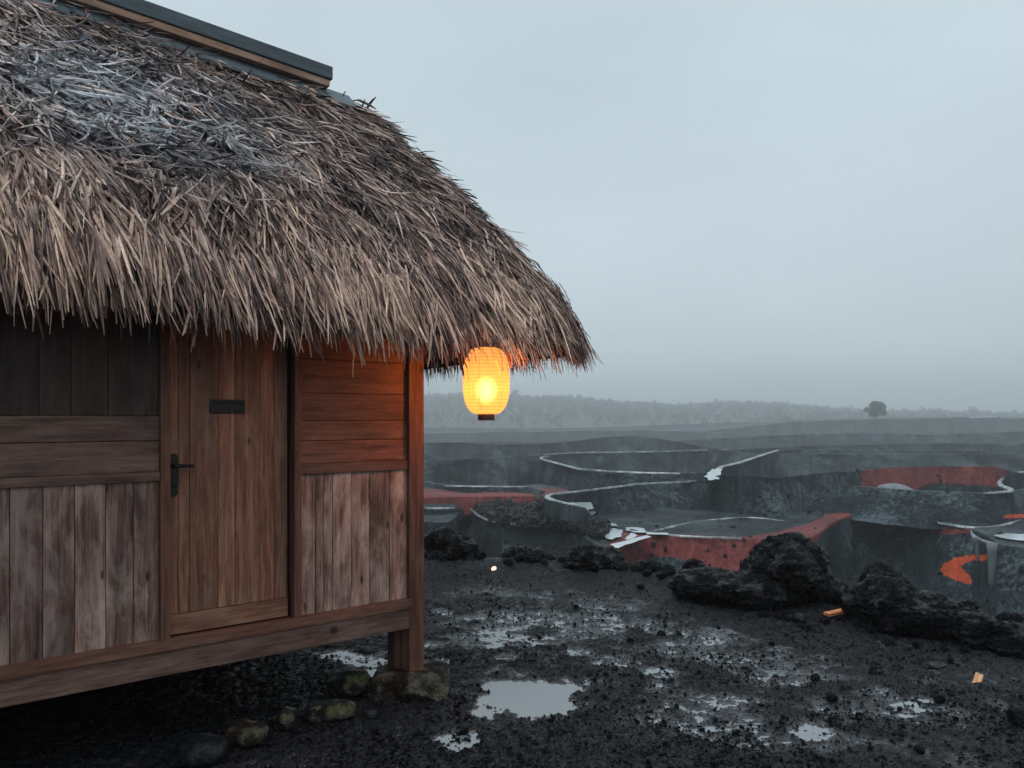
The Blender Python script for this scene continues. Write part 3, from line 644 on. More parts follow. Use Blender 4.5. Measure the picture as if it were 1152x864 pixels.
# standing water
k = N('pool_water'); o_ = k.obj()
POOL = k.fin(k.bsdf((.42, .47, .50), rough=.12, spec=1.0, Normal=k.bump(k.noise(o_, 3, 4), .15, .02)))
def pool(pix, z, mat=POOL):
    V = [at(px, py, z) for px, py in pix]; c = np.mean(V, 0); ctr = [tuple(c)]
    n = len(V); out = []
    for i in range(n):                                   # ragged shore
        a, b_ = np.array(V[i]), np.array(V[(i + 1) % n])
        for t_ in np.linspace(0, 1, 7)[:-1]:
            p = a + (b_ - a) * t_; p[:2] += (p[:2] - c[:2]) * .22 * vnoise(P3(p[0] * 2.2, p[1] * 2.2), 91); out.append(p)
    V = np.array([c] + out); m = len(out); T = [[0, 1 + i, 1 + (i + 1) % m] for i in range(m)]
    return props(npmesh('water', V, tris=T, mat=mat), kind='structure')
for L in ([(690, 603), (722, 572), (752, 577), (757, 600), (722, 612), (690, 612)], [(770, 568), (832, 573), (850, 588), (800, 588), (770, 580)], [(765, 612), (790, 590), (815, 600), (785, 617)],
          [(712, 632), (850, 598), (852, 608), (765, 636), (745, 645)], [(700, 552), (732, 556), (742, 566), (705, 564)], [(850, 588), (925, 590), (925, 597), (850, 595)]):
    pool(c6(L), -4.12)
pool(c6([(560, 478), (640, 478), (655, 500), (632, 505), (600, 495)]), -3.26)
pool(c6([(632, 512), (655, 512), (680, 536), (650, 545), (638, 530)]), -3.8)
pool(c7([(-25, 345), (0, 322), (36, 318), (40, 335), (25, 360), (-10, 358)]), -2.1)
pool(c7([(1050, 563), (1085, 556), (1152, 560), (1250, 566), (1250, 580), (1120, 582), (1070, 576)]), -4.08)
# grey dome in front of the red bank, pale posts on the right
def blob(name, c, r, mat, seed, sub=5, amp=.35, freq=1.6, flat=.0, ridg=True, fine=.08, parent=None, squash=None, slabs=0, planes=0, boxy=0):
    bm = bmesh.new(); bmesh.ops.create_icosphere(bm, subdivisions=sub, radius=1.0)
    V = np.array([v.co[:] for v in bm.verts]); Q = np.array([[l.vert.index for l in f.loops] for f in bm.faces]); bm.free()
    n = V / np.linalg.norm(V, axis=1, keepdims=True)
    d = amp * fbm(n * freq + seed * 3.7, 3, seed) + .35 * amp * fbm(n * freq * 2.7 + seed, 4, seed + 20, .6, ridg) + fine * fbm(n * freq * 9 + seed, 4, seed + 40, .65, True)
    if slabs: d = d + slabs * np.abs(((n[:, 2] * 4 + fbm(n * 2 + seed, 2, seed) * 1.4) % 1) - .5)
    if planes:
        rp_ = np.random.default_rng(seed); pn = rp_.normal(0, 1, (planes, 3)); pn /= np.linalg.norm(pn, axis=1, keepdims=True); ph = rp_.uniform(.70, .98, planes)
        dd_ = n @ pn.T; lim = np.where(dd_ > .05, ph[None] / np.maximum(dd_, .05), 9).min(1); d = np.minimum(1.02 + .5 * d, lim + .55 * d) - 1
    V = n * (1 + d)[:, None]
    if boxy: V = V / ((np.abs(n) ** boxy).sum(1) ** (1 / boxy))[:, None] * .82
    if flat: V[:, 2] = np.where(V[:, 2] < -flat, -flat + (V[:, 2] + flat) * .15, V[:, 2])
    V = V * np.asarray(r)[None]
    if squash is not None: V = squash(V)
    o = npmesh(name, V, tris=Q, mat=mat, smooth=sub >= 6); o.location = c
    if parent: o.parent = parent
    return o
k = N('grey_ash_dome'); o_ = k.obj(); DOME = k.fin(k.bsdf(k.ramp(k.noise(o_, 1.5, 6), [(.3, (.10, .13, .14)), (.7, (.17, .21, .225))]), .7))
c = at(1004, 551, -3.0); D_ = 59.; o = blob('ash_mound', ((1004 - CX) / F * D_, D_, -3.95), (1.75, 1.0, .95), DOME, 3, 4, .06, fine=.01)
props(o, 'smooth grey mound of ash in front of the red terrace face', 'mound')
k = N('pale_concrete'); o_ = k.obj(); CONC = k.fin(k.bsdf(k.ramp(k.noise(k.scale(o_, (3, 3, .6)), 1, 6), [(.3, (.07, .085, .09)), (.7, (.15, .17, .18))]), .6))
for (px, y0, y1, w, lab) in ((1116, 611, 658, .42, 'thick pale grey concrete post standing against the quarry wall'), (1099.5, 604, 626, .16, 'thin grey post left of the thick concrete post')):
    D_ = 38.5 if w > .3 else 40; z1 = EYE - (y0 - HY) / F * D_; z0 = EYE - (y1 - HY) / F * D_ - .6; b = MB()
    xx = (px - CX) / F * D_; V = []
    b.tube([(0, 0, 0), (0.02, 0, (z1 - z0) * .4), (0, 0, (z1 - z0) * .85), (.0, 0, z1 - z0)], [w * .32, w * .42, w * .5, w * .62], 10)
    o = b.build('post', CONC, bevel=0, smooth=True); o.location = (xx, D_, z0); props(o, lab, 'post')

# ------------------------------------------------------------------ yard
PUD = [(592, 784, 62, 17, 1.0), (515, 836, 30, 11, .75), (400, 742, 45, 9, .8), (372, 737, 30, 5, .6), (410, 760, 24, 6, .9), (560, 718, 34, 7, .5), (617, 718, 16, 5, .45), (540, 713, 18, 4, .4),
       (660, 682, 20, 4, .5), (498, 690, 14, 4, .5), (500, 745, 14, 5, .5), (700, 745, 36, 6, .45), (742, 756, 24, 7, .6), (800, 716, 30, 10, .6), (735, 712, 22, 6, .5), (690, 698, 34, 4, .45), (775, 726, 50, 6, .4),
       (740, 775, 12, 7, .35), (735, 812, 26, 7, .4), (800, 800, 26, 14, .4), (830, 812, 34, 8, .5), (860, 790, 30, 6, .35), (915, 826, 34, 11, .6), (800, 830, 20, 12, .3), (945, 752, 24, 5, .4), (925, 742, 14, 4, .3),
       (1020, 800, 20, 10, .45), (1048, 750, 22, 5, .35), (960, 800, 28, 5, .3), (1125, 795, 18, 6, .4), (1045, 790, 22, 5, .3), (545, 655, 22, 3, .3), (620, 668, 20, 3, .35), (900, 765, 34, 5, .3), (570, 740, 20, 5, .3), (650, 735, 16, 6, .3), (485, 725, 14, 5, .4), (640, 702, 130, 16, .3), (800, 738, 110, 16, .3), (790, 806, 80, 26, .3), (560, 722, 80, 10, .35), (1000, 795, 100, 20, .25), (900, 762, 90, 12, .25), (700, 672, 130, 9, .25), (560, 665, 70, 8, .25), (930, 835, 120, 18, .25)]
def yard_z(X, Y):
    h = .022 + .012 * fbm(P3(X * .9, Y * .9), 3, 101) + .022 * fbm(P3(X * 4.2, Y * 4.2), 4, 103) + .024 * fbm(P3(X * 14, Y * 14), 4, 105, .65, True) + .012 * fbm(P3(X * 34, Y * 34), 2, 107, .6)
    px = CX + X / np.maximum(Y, .5) * F; py = HY + EYE / np.maximum(Y, .5) * F
    nz = fbm(P3(X * 3.4, Y * 3.4), 4, 111, .6); brk = np.zeros_like(h); fine_ = .022 * fbm(P3(X * 30, Y * 38), 3, 113, .7) + .016 * fbm(P3(X * 9, Y * 13), 3, 117, .6)
    for (a, b_, ra, rb, s) in PUD:
        Dp = F * EYE / (b_ - HY); xp = (a - CX) / F * Dp; rx_ = ra / F * Dp; ry_ = rb * Dp / (b_ - HY)
        d2 = ((X - xp) / rx_) ** 2 + ((Y - Dp) / ry_) ** 2 * .8 + nz * 1.5
        mk = 1 / (1 + np.exp((d2 - 1.0) * 5.0))
        if s > .85: h = h - .062 * mk
        else: brk = np.maximum(brk, mk * min(1, .62 + s * .5))
    h = h * (1 - brk) + brk * (.0175 - .022 * brk + fine_ * 1.15)
    # edge of the yard: a broken lip, then the drop
    edge = np.interp(X, [-14, -1, 1, 2.3, 3.45, 4.6, 8, 16], [11, 10.7, 10.35, 9.6, 8.55, 7.7, 6.8, 6]) - .1 + .35 * fbm(P3(X * .8, 0 * X), 4, 121)
    e = Y - edge
    h = h + .10 * np.exp(-((e + .35) / .5) ** 2) + np.where(e > 0, -np.clip(e, 0, 8) * 1.5 + .15 * fbm(P3(X * 1.5, Y * 1.5), 3, 9), 0)
    h = h + .03 * np.clip((Y - 8) / 3, 0, 1)
    return h
k = N('black_gravel'); o_ = k.obj(); v1 = k.n('ShaderNodeTexVoronoi', {'Vector': o_, 'Scale': 55.0, 'Randomness': 1.0}); v2 = k.n('ShaderNodeTexVoronoi', {'Vector': o_, 'Scale': 120.0})
n1 = k.noise(o_, 2.2, 6, .65); n2 = k.noise(o_, 40, 5, .7)
c = k.ramp(n2, [(.35, (.002, .0024, .003)), (.55, (.009, .0105, .0135)), (.72, (.055, .063, .078))]); c = k.mix(k.math('MULTIPLY', k.n('ShaderNodeSeparateColor', {0: v1.outputs['Color']}).outputs[0], .35), c, (.03, .031, .034))
pz = k.n('ShaderNodeSeparateXYZ', {0: o_}).outputs[2]
wetz = k.ramp(k.math('ADD', k.math('MULTIPLY', pz, 14), k.math('MULTIPLY', k.math('ADD', n1, n2), .5)), [(.54, 1.), (.80, 0.)])
hgt = k.math('ADD', k.math('MULTIPLY', v1.outputs['Distance'], -1.0), k.math('MULTIPLY', v2.outputs['Distance'], -.5))
GRAVEL = k.fin(k.bsdf(c, rough=k.ramp(wetz, [(0, .34), (1, .07)]), spec=k.ramp(wetz, [(0, .12), (1, .9)]), Normal=k.n('ShaderNodeBump', {'Height': k.math('ADD', hgt, n2), 'Distance': .012, 'Strength': k.ramp(wetz, [(0, 1.), (1, .3)])}).outputs[0]))
ysx = np.arange(-2.9, 7.2, .0155); ysy = np.concatenate([np.arange(4.2, 7.4, .0155), np.arange(7.4, 11.4, .026)])
yard = sheet('ground', np.concatenate([np.arange(-14, -2.9, .25), ysx, np.arange(7.25, 16, .25)]), np.concatenate([np.arange(-4, 4.2, .25), ysy, np.arange(11.45, 17, .25)]), yard_z, GRAVEL)
k = N('puddle_water'); o_ = k.obj()
PUDM = k.fin(k.bsdf((.13, .15, .165), rough=.07, spec=1.0, IOR=1.75, Normal=k.bump(k.noise(k.scale(o_, (1, 1, 1)), 16, 3), .05, .01)))
wv = npmesh('water', [(x_, y_, .004) for x_, y_ in ((-9, 0), (-9, 9.8), (0, 9.7), (1.5, 9.1), (3.4, 7.3), (4.6, 6.4), (8, 5.6), (8, 0))][::-1] + [(-2, 4, .004)], tris=[[i, (i + 1) % 8, 8] for i in range(8)], mat=PUDM); props(wv, kind='structure')
# loose gravel
def pebbles(name, n, pick, size, mat, sub=1):
    bm = bmesh.new(); bmesh.ops.create_icosphere(bm, subdivisions=sub, radius=1.0)
    B = np.array([v.co[:] for v in bm.verts]); Fc = np.array([[l.vert.index for l in f.loops] for f in bm.faces]); bm.free()
    X, Y = pick(n); n = len(X); Z = yard_z(X, Y); m = len(B)
    r_ = size[0] * (1 + rng.pareto(2.6, n)); r_ = np.minimum(r_, size[1])
    q_ = rng.uniform(.55, 1.2, (n, 3)); th = rng.uniform(0, 6.28, n)
    V = B[None] * q_[:, None] * r_[:, None, None] * (1 + .28 * rng.normal(0, 1, (n, m, 1)).clip(-1.5, 1.5))
    x = V[..., 0] * np.cos(th)[:, None] - V[..., 1] * np.sin(th)[:, None]; y = V[..., 0] * np.sin(th)[:, None] + V[..., 1] * np.cos(th)[:, None]
    V = np.stack([x + X[:, None], y + Y[:, None], V[..., 2] * .8 + Z[:, None] + r_[:, None] * .25], -1)
    T = (Fc[None] + (np.arange(n) * m)[:, None, None]).reshape(-1, 3)
    return npmesh(name, V.reshape(-1, 3), tris=T, mat=mat)
def pick(n):
    Y = 1 / rng.uniform(1 / 11.0, 1 / 4.3, n); px = rng.uniform(150, 1200, n); X = (px - CX) / F * Y
    d = fbm(P3(X * 2.3, Y * 2.3), 3, 131); k_ = rng.random(n) < .55 + d * .9
    z = yard_z(X, Y); k_ &= (z > -.004) | (rng.random(n) < .04)
    return X[k_], Y[k_]
props(pebbles('gravel', 60000, pick, (.0045, .02), LAVA, 1), 'loose wet black volcanic gravel scattered over the yard', 'gravel', kind='stuff')
# ------------------------------------------------------------------ lava boulders and rocks on the lip
def onyard(px, py): D = F * EYE / (py - HY); return (px - CX) / F * D, D
def rock(px, pbase, w, h, lab, seed, mat=LAVA, sub=6, amp=.35, depth=None, fr=1.7, cat='rock', group=None, name='lava_rock', rz=0, fine=.19, dz=0, squash=None, slabs=0, planes=13, boxy=0):
    x, y = onyard(px, pbase); rw = w / 2 / F * y; rh = h / F * y; rd = depth or rw * .75
    o = blob(name, (x, y + rd * .6, rh * .36 + float(yard_z(np.array([x]), np.array([y]))[0]) * .5 + dz), (rw * .9, rd, rh * .46), mat, seed, sub, amp, fr, flat=.7, fine=fine, squash=squash, slabs=slabs, planes=planes, boxy=boxy)
    o.rotation_euler[2] = rz; return props(o, lab, cat, group)
GR = 'lava rocks along the edge of the yard'
# leftmost rock behind the post
rock(505, 641, 68, 46, 'black lava rock just right of the hut post', 11, group=GR, amp=.4)
rock(484, 634, 34, 30, 'dark lava rock half hidden behind the hut post', 12, group=GR)
rock(524, 640, 28, 16, 'small grey lava rock at the foot of the rock by the post', 13, LAVAG, 5, group=GR)
rock(668, 652, 74, 36, 'flat topped black lava rock alone in the middle of the yard edge', 14, group=GR, slabs=.12)
rock(665, 638, 60, 20, 'thin slab of lava perched behind the flat topped rock', 35, group=GR, dz=.05, slabs=.1)
# the great boulder is several lumps fused into one mesh
def multi(name, lumps, lab, mat=LAVA, base=None):
    obs = []
    for i, (px, pb, w, h, dep, sd, dz) in enumerate(lumps): obs.append(rock(px, pb, w, h, None, sd, mat, 6, .42, dep, 1.9, None, None, name, 0, .19, dz, slabs=.16))
    Vs, Ts, n = [], [], 0; o0 = obs[0].location.copy()
    for o in obs:
        v = np.empty(len(o.data.vertices) * 3, np.float32); o.data.vertices.foreach_get('co', v); v = v.reshape(-1, 3) + np.array(o.location - o0)
        t_ = np.empty(len(o.data.polygons) * 3, np.int32); o.data.polygons.foreach_get('vertices', t_); Vs.append(v); Ts.append(t_.reshape(-1, 3) + n); n += len(v)
        me_ = o.data; bpy.data.objects.remove(o); bpy.data.meshes.remove(me_)
    o = npmesh(name, np.concatenate(Vs), tris=np.concatenate(Ts), mat=mat, smooth=True); o.location = o0
    return props(o, lab, 'boulder', GR)
multi('lava_boulder', [(898, 688, 104, 92, .42, 21, 0), (868, 660, 70, 62, .35, 27, .05), (922, 668, 60, 60, .35, 28, .0), (805, 682, 92, 40, .4, 22, 0), (850, 690, 80, 50, .3, 29, 0), (935, 690, 50, 36, .3, 23, 0)],
      'largest black lava boulder heaped high at the yard edge')
multi('lava_boulder', [(1010, 716, 90, 66, .4, 24, 0), (1000, 690, 54, 56, .3, 31, 0), (1060, 722, 110, 58, .4, 25, 0), (1110, 732, 80, 44, .35, 26, 0), (1150, 742, 60, 26, .3, 32, 0)],
      'long low lava boulder sloping down to the right edge', base=LAVA)
rock(1150, 706, 50, 36, 'lava rock cut off by the right edge of the photo', 33, group=GR)
rock(952, 680, 40, 26, 'grey lava rock wedged between the two big boulders', 34, LAVAG, 5, group=GR)
rock(895, 704, 34, 14, 'small black rock below the largest boulder', 36, LAVA, 5, group=GR)
rock(917, 716, 20, 12, 'small round rock left of the orange wood stick', 37, LAVA, 5, group=GR)
rock(784, 655, 30, 24, 'black rock at the left end of the big boulder', 38, LAVA, 5, group=GR)
rock(986, 762, 16, 9, 'lone fist sized stone on the open gravel', 39, LAVA, 4)
rock(1047, 752, 46, 7, 'flat grey stone lying in the gravel near the pale chip', 43, LAVAG, 4, amp=.2)
rock(1150, 820, 30, 22, 'black stone at the lower right corner', 40, LAVA, 5)
rock(941, 818, 18, 10, 'small dark stone beside the lower puddle', 41, LAVA, 4)
# smaller rubble: individuals copied from a few shapes
protos = [blob('rubble_rock', (0, 0, 0), (1, .8, .75), (LAVA, LAVAG, LAVA)[i % 3], 60 + i, 4, .5, 1.5, flat=.6, fine=.10, planes=11) for i in range(7)]
used = set(); gi = 0
def rub(px, py, wpx, dy=0.0):
    global gi
    i = int(rng.integers(0, 7)); x, y = onyard(px, py); y += dy; r_ = wpx / 2 / F * y
    o = protos[i] if i not in used else protos[i].copy()
    if i in used: COL.objects.link(o)
    used.add(i)
    o.location = (x, y, float(yard_z(np.array([x]), np.array([y]))[0]) + r_ * .35); o.rotation_euler = (rng.uniform(-.3, .3), rng.uniform(-.3, .3), rng.uniform(0, 6.28)); o.scale = (r_, r_, r_)
    global last_rub; last_rub = o
    props(o, 'small jagged black rubble in the loose row along the yard edge', 'rock', 'small rubble along the yard edge')
for px, py, w in ((578, 636, 24), (592, 638, 26), (606, 640, 22), (570, 640, 14), (600, 645, 18), (618, 642, 16), (585, 645, 14), (632, 645, 14), (612, 647, 10), (540, 640, 16), (549, 636, 12), (532, 634, 16),
                  (710, 646, 26), (722, 652, 20), (735, 654, 22), (745, 650, 16), (716, 656, 14), (700, 655, 16), (752, 660, 18), (762, 664, 14), (728, 660, 12), (744, 662, 12), (690, 654, 10), (572, 647, 12), (556, 634, 10), (645, 642, 12), (640, 650, 10),
                  (515, 640, 14), (500, 644, 14), (486, 642, 12), (860, 698, 14), (875, 701, 10), (835, 690, 12), (928, 706, 14), (945, 703, 12), (965, 708, 14), (980, 715, 12), (905, 712, 12), (1000, 728, 12), (1030, 733, 10), (1062, 737, 10), (1085, 738, 12),
                  (960, 672, 22), (945, 668, 18), (972, 670, 18), (760, 648, 12), (630, 636, 12), (563, 636, 10), (1125, 690, 20), (1112, 684, 16)):
    rub(px, py, w)
i_left = [i for i in range(7) if i not in used]
for i in i_left: rub(820 + 5 * i, 700, 9)
for _ in range(14):
    py = rng.uniform(650, 850); rub(rng.uniform(500, 1150), py, rng.uniform(5, 11) * (1 + (py - 650) / 300))
    props(last_rub, 'small dark lava stone lying loose on the open gravel', 'rock', 'loose stones on the open gravel')
# foundation stones
def stone(px, pbase, w, h, lab, seed, mat, dep, rz=0, amp=.16, boxy=3.2):
    o = rock(px, pbase, w, h, lab, seed, mat, 6, amp, dep, 1.3, 'stone', 'foundation stones under the hut', 'foundation_stone', rz, .05, planes=9, boxy=boxy); return o
o = stone(465, 806, 100, 46, 'large lichened block carrying the corner post of the hut', 71, STONE, .26, amp=.12, boxy=6)
o.location = (*loc2w(.02, .04)[:2], .07); o.scale = (1.18, 1.05, 1.30)
stone(388, 790, 66, 38, 'moss topped stone left of the block under the corner post', 72, MOSSY, .2)
stone(368, 818, 76, 26, 'low flat stone with moss in front of the moss topped stone', 73, MOSSY, .14)
stone(317, 828, 30, 30, 'small upright stone between the flat mossy stone and the brown one', 74, MOSSY, .13)
stone(272, 846, 60, 30, 'brown stone with a grey streak in the foundation row', 75, STONE, .16)
stone(215, 868, 80, 32, 'leftmost wide dark stone of the foundation row', 76, LAVAG, .2)
stone(415, 812, 24, 14, 'tiny dark stone tucked against the corner block', 77, LAVAG, .09)
# wood chips and the small glowing light
def chip(px, py, lpx, wpx, ang, lab, mat, pitch=-.12):
    x, y = onyard(px, py); L = lpx / F * y; w = wpx / F * y; b = MB()
    for j in range(2): b.box((-L / 2 + rng.uniform(0, .1) * L, (j - 1) * w / 2, 0), (L / 2 - rng.uniform(0, .25) * L, j * w / 2 + .0005 * (1 - 2 * j), w * rng.uniform(.35, .6)), 0, seg=5, warp=.0025)
    o = b.build('wood_chip', mat, bevel=.0015); o.location = (x, y, float(yard_z(np.array([x]), np.array([y]))[0]) + .012); o.rotation_euler = (.1, pitch, ang)
    return props(o, lab, 'wood chip')
k = N('orange_wood'); g = k.attr('grain', 'Vector'); OW = k.fin(k.bsdf(k.ramp(k.noise(k.scale(g, (4, 70, 70)), 1, 5), [(.35, (.35, .09, .03)), (.65, (.8, .36, .15))]), .5))
chip(942, 699, 30, 8, R(14), 'splintered orange stick lying between the lava boulders', OW)
chip(1101, 769, 17, 8, R(35), 'pale split wood chip alone on the gravel at right', W_CHIP, -.85)
x, y = onyard(556, 650); gl = empty('ground_light', (x, y, .075)); props(gl, 'tiny pale orange light glowing among the rubble at the yard edge', 'light')
k = N('glow'); GLOW = k.fin(k.n('ShaderNodeEmission', {'Color': (1, .62, .42, 1), 'Strength': 2.2}).outputs[0])
bm = bmesh.new(); bmesh.ops.create_uvsphere(bm, u_segments=16, v_segments=12, radius=.036)
me = bpy.data.meshes.new('globe'); bm.to_mesh(me); me.materials.append(GLOW); o = bpy.data.objects.new('globe', me); COL.objects.link(o); o.parent = gl; o.location = (0, 0, .03)
b = MB(); b.tube([(0, 0, -.04), (0, 0, -.01), (0, 0, .002)], [.03, .026, .022], 12); b.build('socket', IRON, gl, bevel=0)
# twig standing in the gravel at the bottom
b = MB(); x, y = onyard(688, 862); b.tube([(0, 0, 0), (-.02, .01, .05), (-.035, .02, .11)], [.0025, .002, .001], 5); o = b.build('twig', W_BEAM, bevel=0); o.location = (x, y, .02); props(o, 'thin dry twig sticking out of the gravel at the bottom', 'twig')
# rubble heap on the terrace behind the curved path
bm = bmesh.new(); bmesh.ops.create_icosphere(bm, subdivisions=2, radius=1.0); B = np.array([v.co[:] for v in bm.verts]); Fc = np.array([[l.vert.index for l in f.loops] for f in bm.faces]); bm.free()
Vs, Ts, n = [], [], 0
poly = [(535, 572), (548, 566), (575, 566), (600, 568), (625, 572), (660, 580), (684, 592), (676, 604), (655, 598), (636, 590), (590, 589), (560, 585), (545, 580)]
while n < 2200 * len(B):
    px, py = rng.uniform(530, 690), rng.uniform(564, 606)
    if not inpoly(np.array([px]), np.array([py]), poly)[0]: continue
    D_ = F * 6.2 / (py + 3 - HY); r_ = .07 + .45 * rng.random() ** 4 * .6
    V = B * (1 + .3 * rng.normal(0, 1, (len(B), 1)).clip(-1.3, 1.3)) * rng.uniform(.6, 1.2, 3) * r_ + np.array([(px - CX) / F * D_, D_, -4.2 + r_ * .4 + .5 * max(0, fbm(P3(px * .04, py * .09)[None], 3, 5)[0])])
    Vs.append(V); Ts.append(Fc + n); n += len(B)
props(npmesh('rubble', np.concatenate(Vs), tris=np.concatenate(Ts), mat=LAVAG), 'heap of loose dark rubble behind the curved path', 'rubble', kind='stuff')

# debris lying over the nearer terraces
Vs, Ts, n = [], [], 0
for bi, cnt in ((0, 1300), (5, 350), (3, 200), (6, 200), (7, 200), (4, 120)):
    V0 = TV[bi]; c0, c1 = np.searchsorted(PXC, (465, 1165)); ri = rng.integers(4, V0.shape[0] - 4, cnt); ci = rng.integers(c0, c1, cnt)
    keep = fbm(P3(ci * .03, ri * .18, bi), 3, 8) + .3 * rng.normal(0, 1, cnt) > .12
    for a_, b2 in zip(ri[keep], ci[keep]):
        r_ = .03 + .15 * rng.random() ** 4; V = B * (1 + .3 * rng.normal(0, 1, (len(B), 1)).clip(-1.3, 1.3)) * rng.uniform(.6, 1.2, 3) * r_ + V0[a_, b2] + np.array([rng.normal(0, .1), 0, r_ * .2])
        Vs.append(V); Ts.append(Fc + n); n += len(B)
props(npmesh('debris', np.concatenate(Vs), tris=np.concatenate(Ts), mat=LAVAG), 'scattered dark stones over the quarry terraces', 'debris', kind='stuff')

# ------------------------------------------------------------------ trees
def leafmat(name, a, b_):
    k = N(name); n_ = k.noise(k.obj(), 3, 4); return k.fin(k.bsdf(k.ramp(n_, [(.3, a), (.7, b_)]), .6, .2))
LEAF = leafmat('dark_foliage', (.015, .024, .018), (.045, .06, .04)); k = N('bark'); BARK = k.fin(k.bsdf((.05, .04, .035), .9))
def leaves(cent, nleaf, size, zsq=1):
    """little leaf quads spread through clump volumes (cent: x,y,z,r)"""
    V = []; cent = np.asarray(cent)
    w = cent[:, 3] ** 2; idx = rng.choice(len(cent), nleaf, p=w / w.sum())
    d = rng.normal(0, 1, (nleaf, 3)); d /= np.linalg.norm(d, axis=1, keepdims=True); rr = rng.random(nleaf) ** .4
    P = cent[idx, :3] + d * (rr * cent[idx, 3])[:, None]
    a = rng.normal(0, 1, (nleaf, 3)); a /= np.linalg.norm(a, axis=1, keepdims=True); b_ = np.cross(a, rng.normal(0, 1, (nleaf, 3))); b_ /= np.linalg.norm(b_, axis=1, keepdims=True)
    s = (size * rng.uniform(.5, 1.4, nleaf))[:, None]
    V = np.stack([P - a * s, P + b_ * s * .55, P + a * s, P - b_ * s * .55], 1); return V.reshape(-1, 3), np.arange(nleaf * 4).reshape(-1, 4)
def tree(px, pbase, ptop, wpx, D, lab, nclump=16, nleaf=3800, ls=.10, cat='tree', group=None):
    zb_ = EYE - (pbase - HY) / F * D; H = (pbase - ptop) / F * D; W = wpx / F * D; x = (px - CX) / F * D
    t = empty('tree', (x, D, zb_)); props(t, lab, cat, group)
    b = MB(); b.tube([(0, 0, -.4), (.02, 0, H * .15), (-.02, 0, H * .35), (.03, 0, H * .6)], [H * .035, H * .03, H * .022, H * .01], 8)
    for j in range(7):
        a = j * 2.4; b.tube([(0, 0, H * (.15 + .04 * j)), (math.cos(a) * W * .2, math.sin(a) * W * .2, H * (.4 + .04 * j)), (math.cos(a) * W * .36, math.sin(a) * W * .36, H * (.5 + .05 * j))], [H * .016, H * .01, H * .004], 6)
    b.build('trunk', BARK, t, bevel=0)
    cs = []
    for j in range(nclump):
        a = rng.uniform(0, 6.28); h = rng.uniform(.32, .88); rad = W * .5 * math.sin(math.pi * min(1, max(.12, (h - .18) / .86))) * rng.uniform(.35, 1)
        cs.append((math.cos(a) * rad * .8, math.sin(a) * rad * .8, H * h, W * rng.uniform(.10, .19)))
    V, Q = leaves(cs, nleaf, ls); npmesh('crown', V, Q, mat=LEAF, parent=t); return t
tree(985, 472.8, 452.5, 27, 322, 'lone round dark tree on the flat plateau skyline', 22, 7000, .24)
tree(580, 449, 438, 10, 860, 'faint taller tree standing above the misty forest right of the lantern', 8, 1200, .8)
# misty forest hill
hl = [(-900, 430), (200, 436), (480, 445), (520, 444), (560, 444), (585, 446), (637, 447), (683, 452), (774, 455), (804, 452), (861, 454), (907, 458), (962, 461), (999, 462.5), (1060, 463.5), (1121, 465), (2300, 466)]
hx_ = np.array([h[0] for h in hl]); hy_ = np.array([h[1] for h in hl])
px_ = np.arange(-700, 2000, 8.); pyh = np.interp(px_, hx_, hy_) + 4.0
Dh = 900.; rows = []
for t_, dD in ((0, -190), (.12, -160), (.35, -120), (.62, -75), (.85, -35), (1, 0), (.9, 80), (.5, 200)):
    D_ = Dh + dD * 2; ztop = EYE + (HY - pyh) / F * Dh; z_ = -6 + (ztop + 6) * t_ + 2.2 * fbm(P3(px_ * .02, t_ * 5, 0), 3, 7); rows.append(np.stack([(px_ - CX) / F * D_, np.full(len(px_), D_), z_], -1))
RW = np.array(rows)
HM = leafmat('hill_cover', (.02, .03, .024), (.05, .065, .05))
props(npmesh('hills', RW.reshape(-1, 3), grid_quads(len(rows), len(px_)), mat=HM, smooth=True), kind='structure')
cs = []
for _ in range(5200):
    pxr = rng.uniform(300, 1400); tt = rng.random() ** .45 * 5; i0 = min(4, int(tt)); f_ = tt - i0; ix = min(len(px_) - 2, int((pxr + 700) / 8))
    p = RW[i0, ix] * (1 - f_) + RW[min(5, i0 + 1), ix] * f_; hgt_ = rng.uniform(2.4, 6.4) * (1 + .5 * (rng.random() < .06))
    xx_ = (pxr - CX) / F * p[1]
    for q in range(2): cs.append((xx_ + rng.normal(0, 1), p[1] + rng.normal(0, 1.6), p[2] + hgt_ * (.45 + .4 * q), hgt_ * (.42 - .12 * q)))
V, Q = leaves(cs, 120000, .95)
props(npmesh('forest', V, Q, mat=LEAF), 'misty distant forest covering the hill on the horizon', 'forest', kind='stuff')

# ------------------------------------------------------------------ haze, sky, light
k = N('haze'); pv = k.n('ShaderNodeVolumePrincipled', {'Color': (.97, .99, 1.0, 1), 'Density': .0016, 'Anisotropy': .72}); k.t.links.new(pv.outputs[0], k.out.inputs['Volume'])
b = MB(); b.box((-1700, -650, -9.5), (1700, 1400, 44)); hz = b.build('haze', k.m, bevel=0); props(hz, kind='stuff'); hz.display_type = 'WIRE'
w = bpy.data.worlds.new('World'); S.world = w; w.use_nodes = True; nt = w.node_tree; nt.nodes.clear()
def wn(t, ins=None, **kw):
    x = nt.nodes.new(t)
    for a, v in kw.items(): setattr(x, a, v)
    for a, v in (ins or {}).items():
        if isinstance(v, bpy.types.NodeSocket): nt.links.new(v, x.inputs[a])
        else: x.inputs[a].default_value = v
    return x
sky = wn('ShaderNodeTexSky', sky_type='NISHITA', sun_disc=False, sun_elevation=R(24), sun_rotation=R(150), dust_density=4.0)
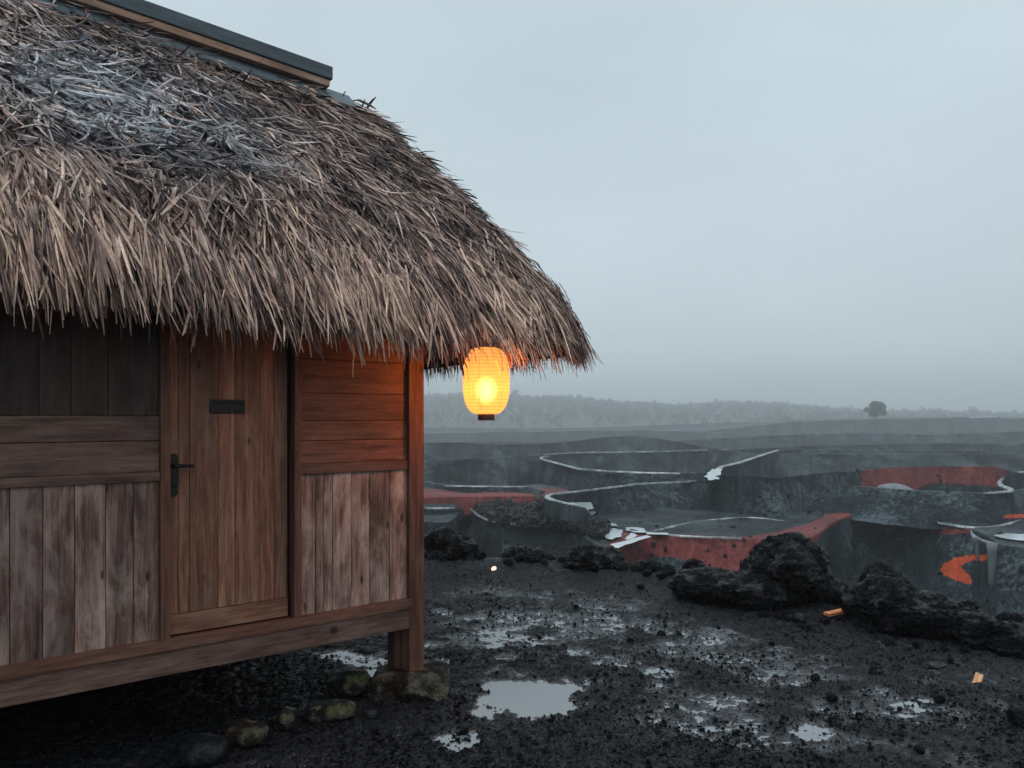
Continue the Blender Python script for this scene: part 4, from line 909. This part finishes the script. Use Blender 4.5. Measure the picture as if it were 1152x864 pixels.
tc = wn('ShaderNodeTexCoord').outputs['Generated']; sp = wn('ShaderNodeSeparateXYZ', {0: tc}).outputs[2]
rp = wn('ShaderNodeValToRGB', {'Fac': sp}); e = rp.color_ramp.elements
e[0].position = 0; e[0].color = (.63, .755, .82, 1); e[1].position = .50; e[1].color = (.64, .765, .835, 1); x = e.new(.85); x.color = (1.15, 1.34, 1.44, 1); x = e.new(.12); x.color = (.64, .75, .815, 1)
nz = wn('ShaderNodeTexNoise', {'Vector': wn('ShaderNodeMapping', {'Vector': tc, 'Scale': (1, 1, 2.6)}).outputs[0], 'Scale': 1.4, 'Detail': 4.0, 'Roughness': .5})
r2 = wn('ShaderNodeValToRGB', {'Fac': nz.outputs['Fac']}); r2.color_ramp.elements[0].color = (.86, .865, .875, 1); r2.color_ramp.elements[0].position = .3; r2.color_ramp.elements[1].color = (1.06, 1.055, 1.05, 1); r2.color_ramp.elements[1].position = .7
m1 = wn('ShaderNodeMix', data_type='RGBA', blend_type='MULTIPLY'); m1.inputs[0].default_value = 1; nt.links.new(rp.outputs[0], m1.inputs[6]); nt.links.new(r2.outputs[0], m1.inputs[7])
bg1 = wn('ShaderNodeBackground', {'Color': m1.outputs[2], 'Strength': 1.0}); bg2 = wn('ShaderNodeBackground', {'Color': sky.outputs[0], 'Strength': .05})
ms = wn('ShaderNodeMixShader', {0: .12, 1: bg1.outputs[0], 2: bg2.outputs[0]}); wo = wn('ShaderNodeOutputWorld', {0: ms.outputs[0]})
sun = bpy.data.lights.new('sun', 'SUN'); sun.energy = 1.3; sun.angle = R(14); sun.color = (1, .98, .95); so = bpy.data.objects.new('sun', sun); COL.objects.link(so)
so.rotation_euler = (R(27), 0, R(-38)); so.location = (0, 0, 50)
c_ = S.cycles; c_.use_denoising = True; c_.max_bounces = 8; c_.diffuse_bounces = 3; c_.glossy_bounces = 3; c_.transmission_bounces = 4; c_.transparent_max_bounces = 6; c_.volume_bounces = 6
S.view_settings.view_transform = 'Standard'; S.view_settings.look = 'None'; S.view_settings.exposure = 0; S.view_settings.gamma = 1
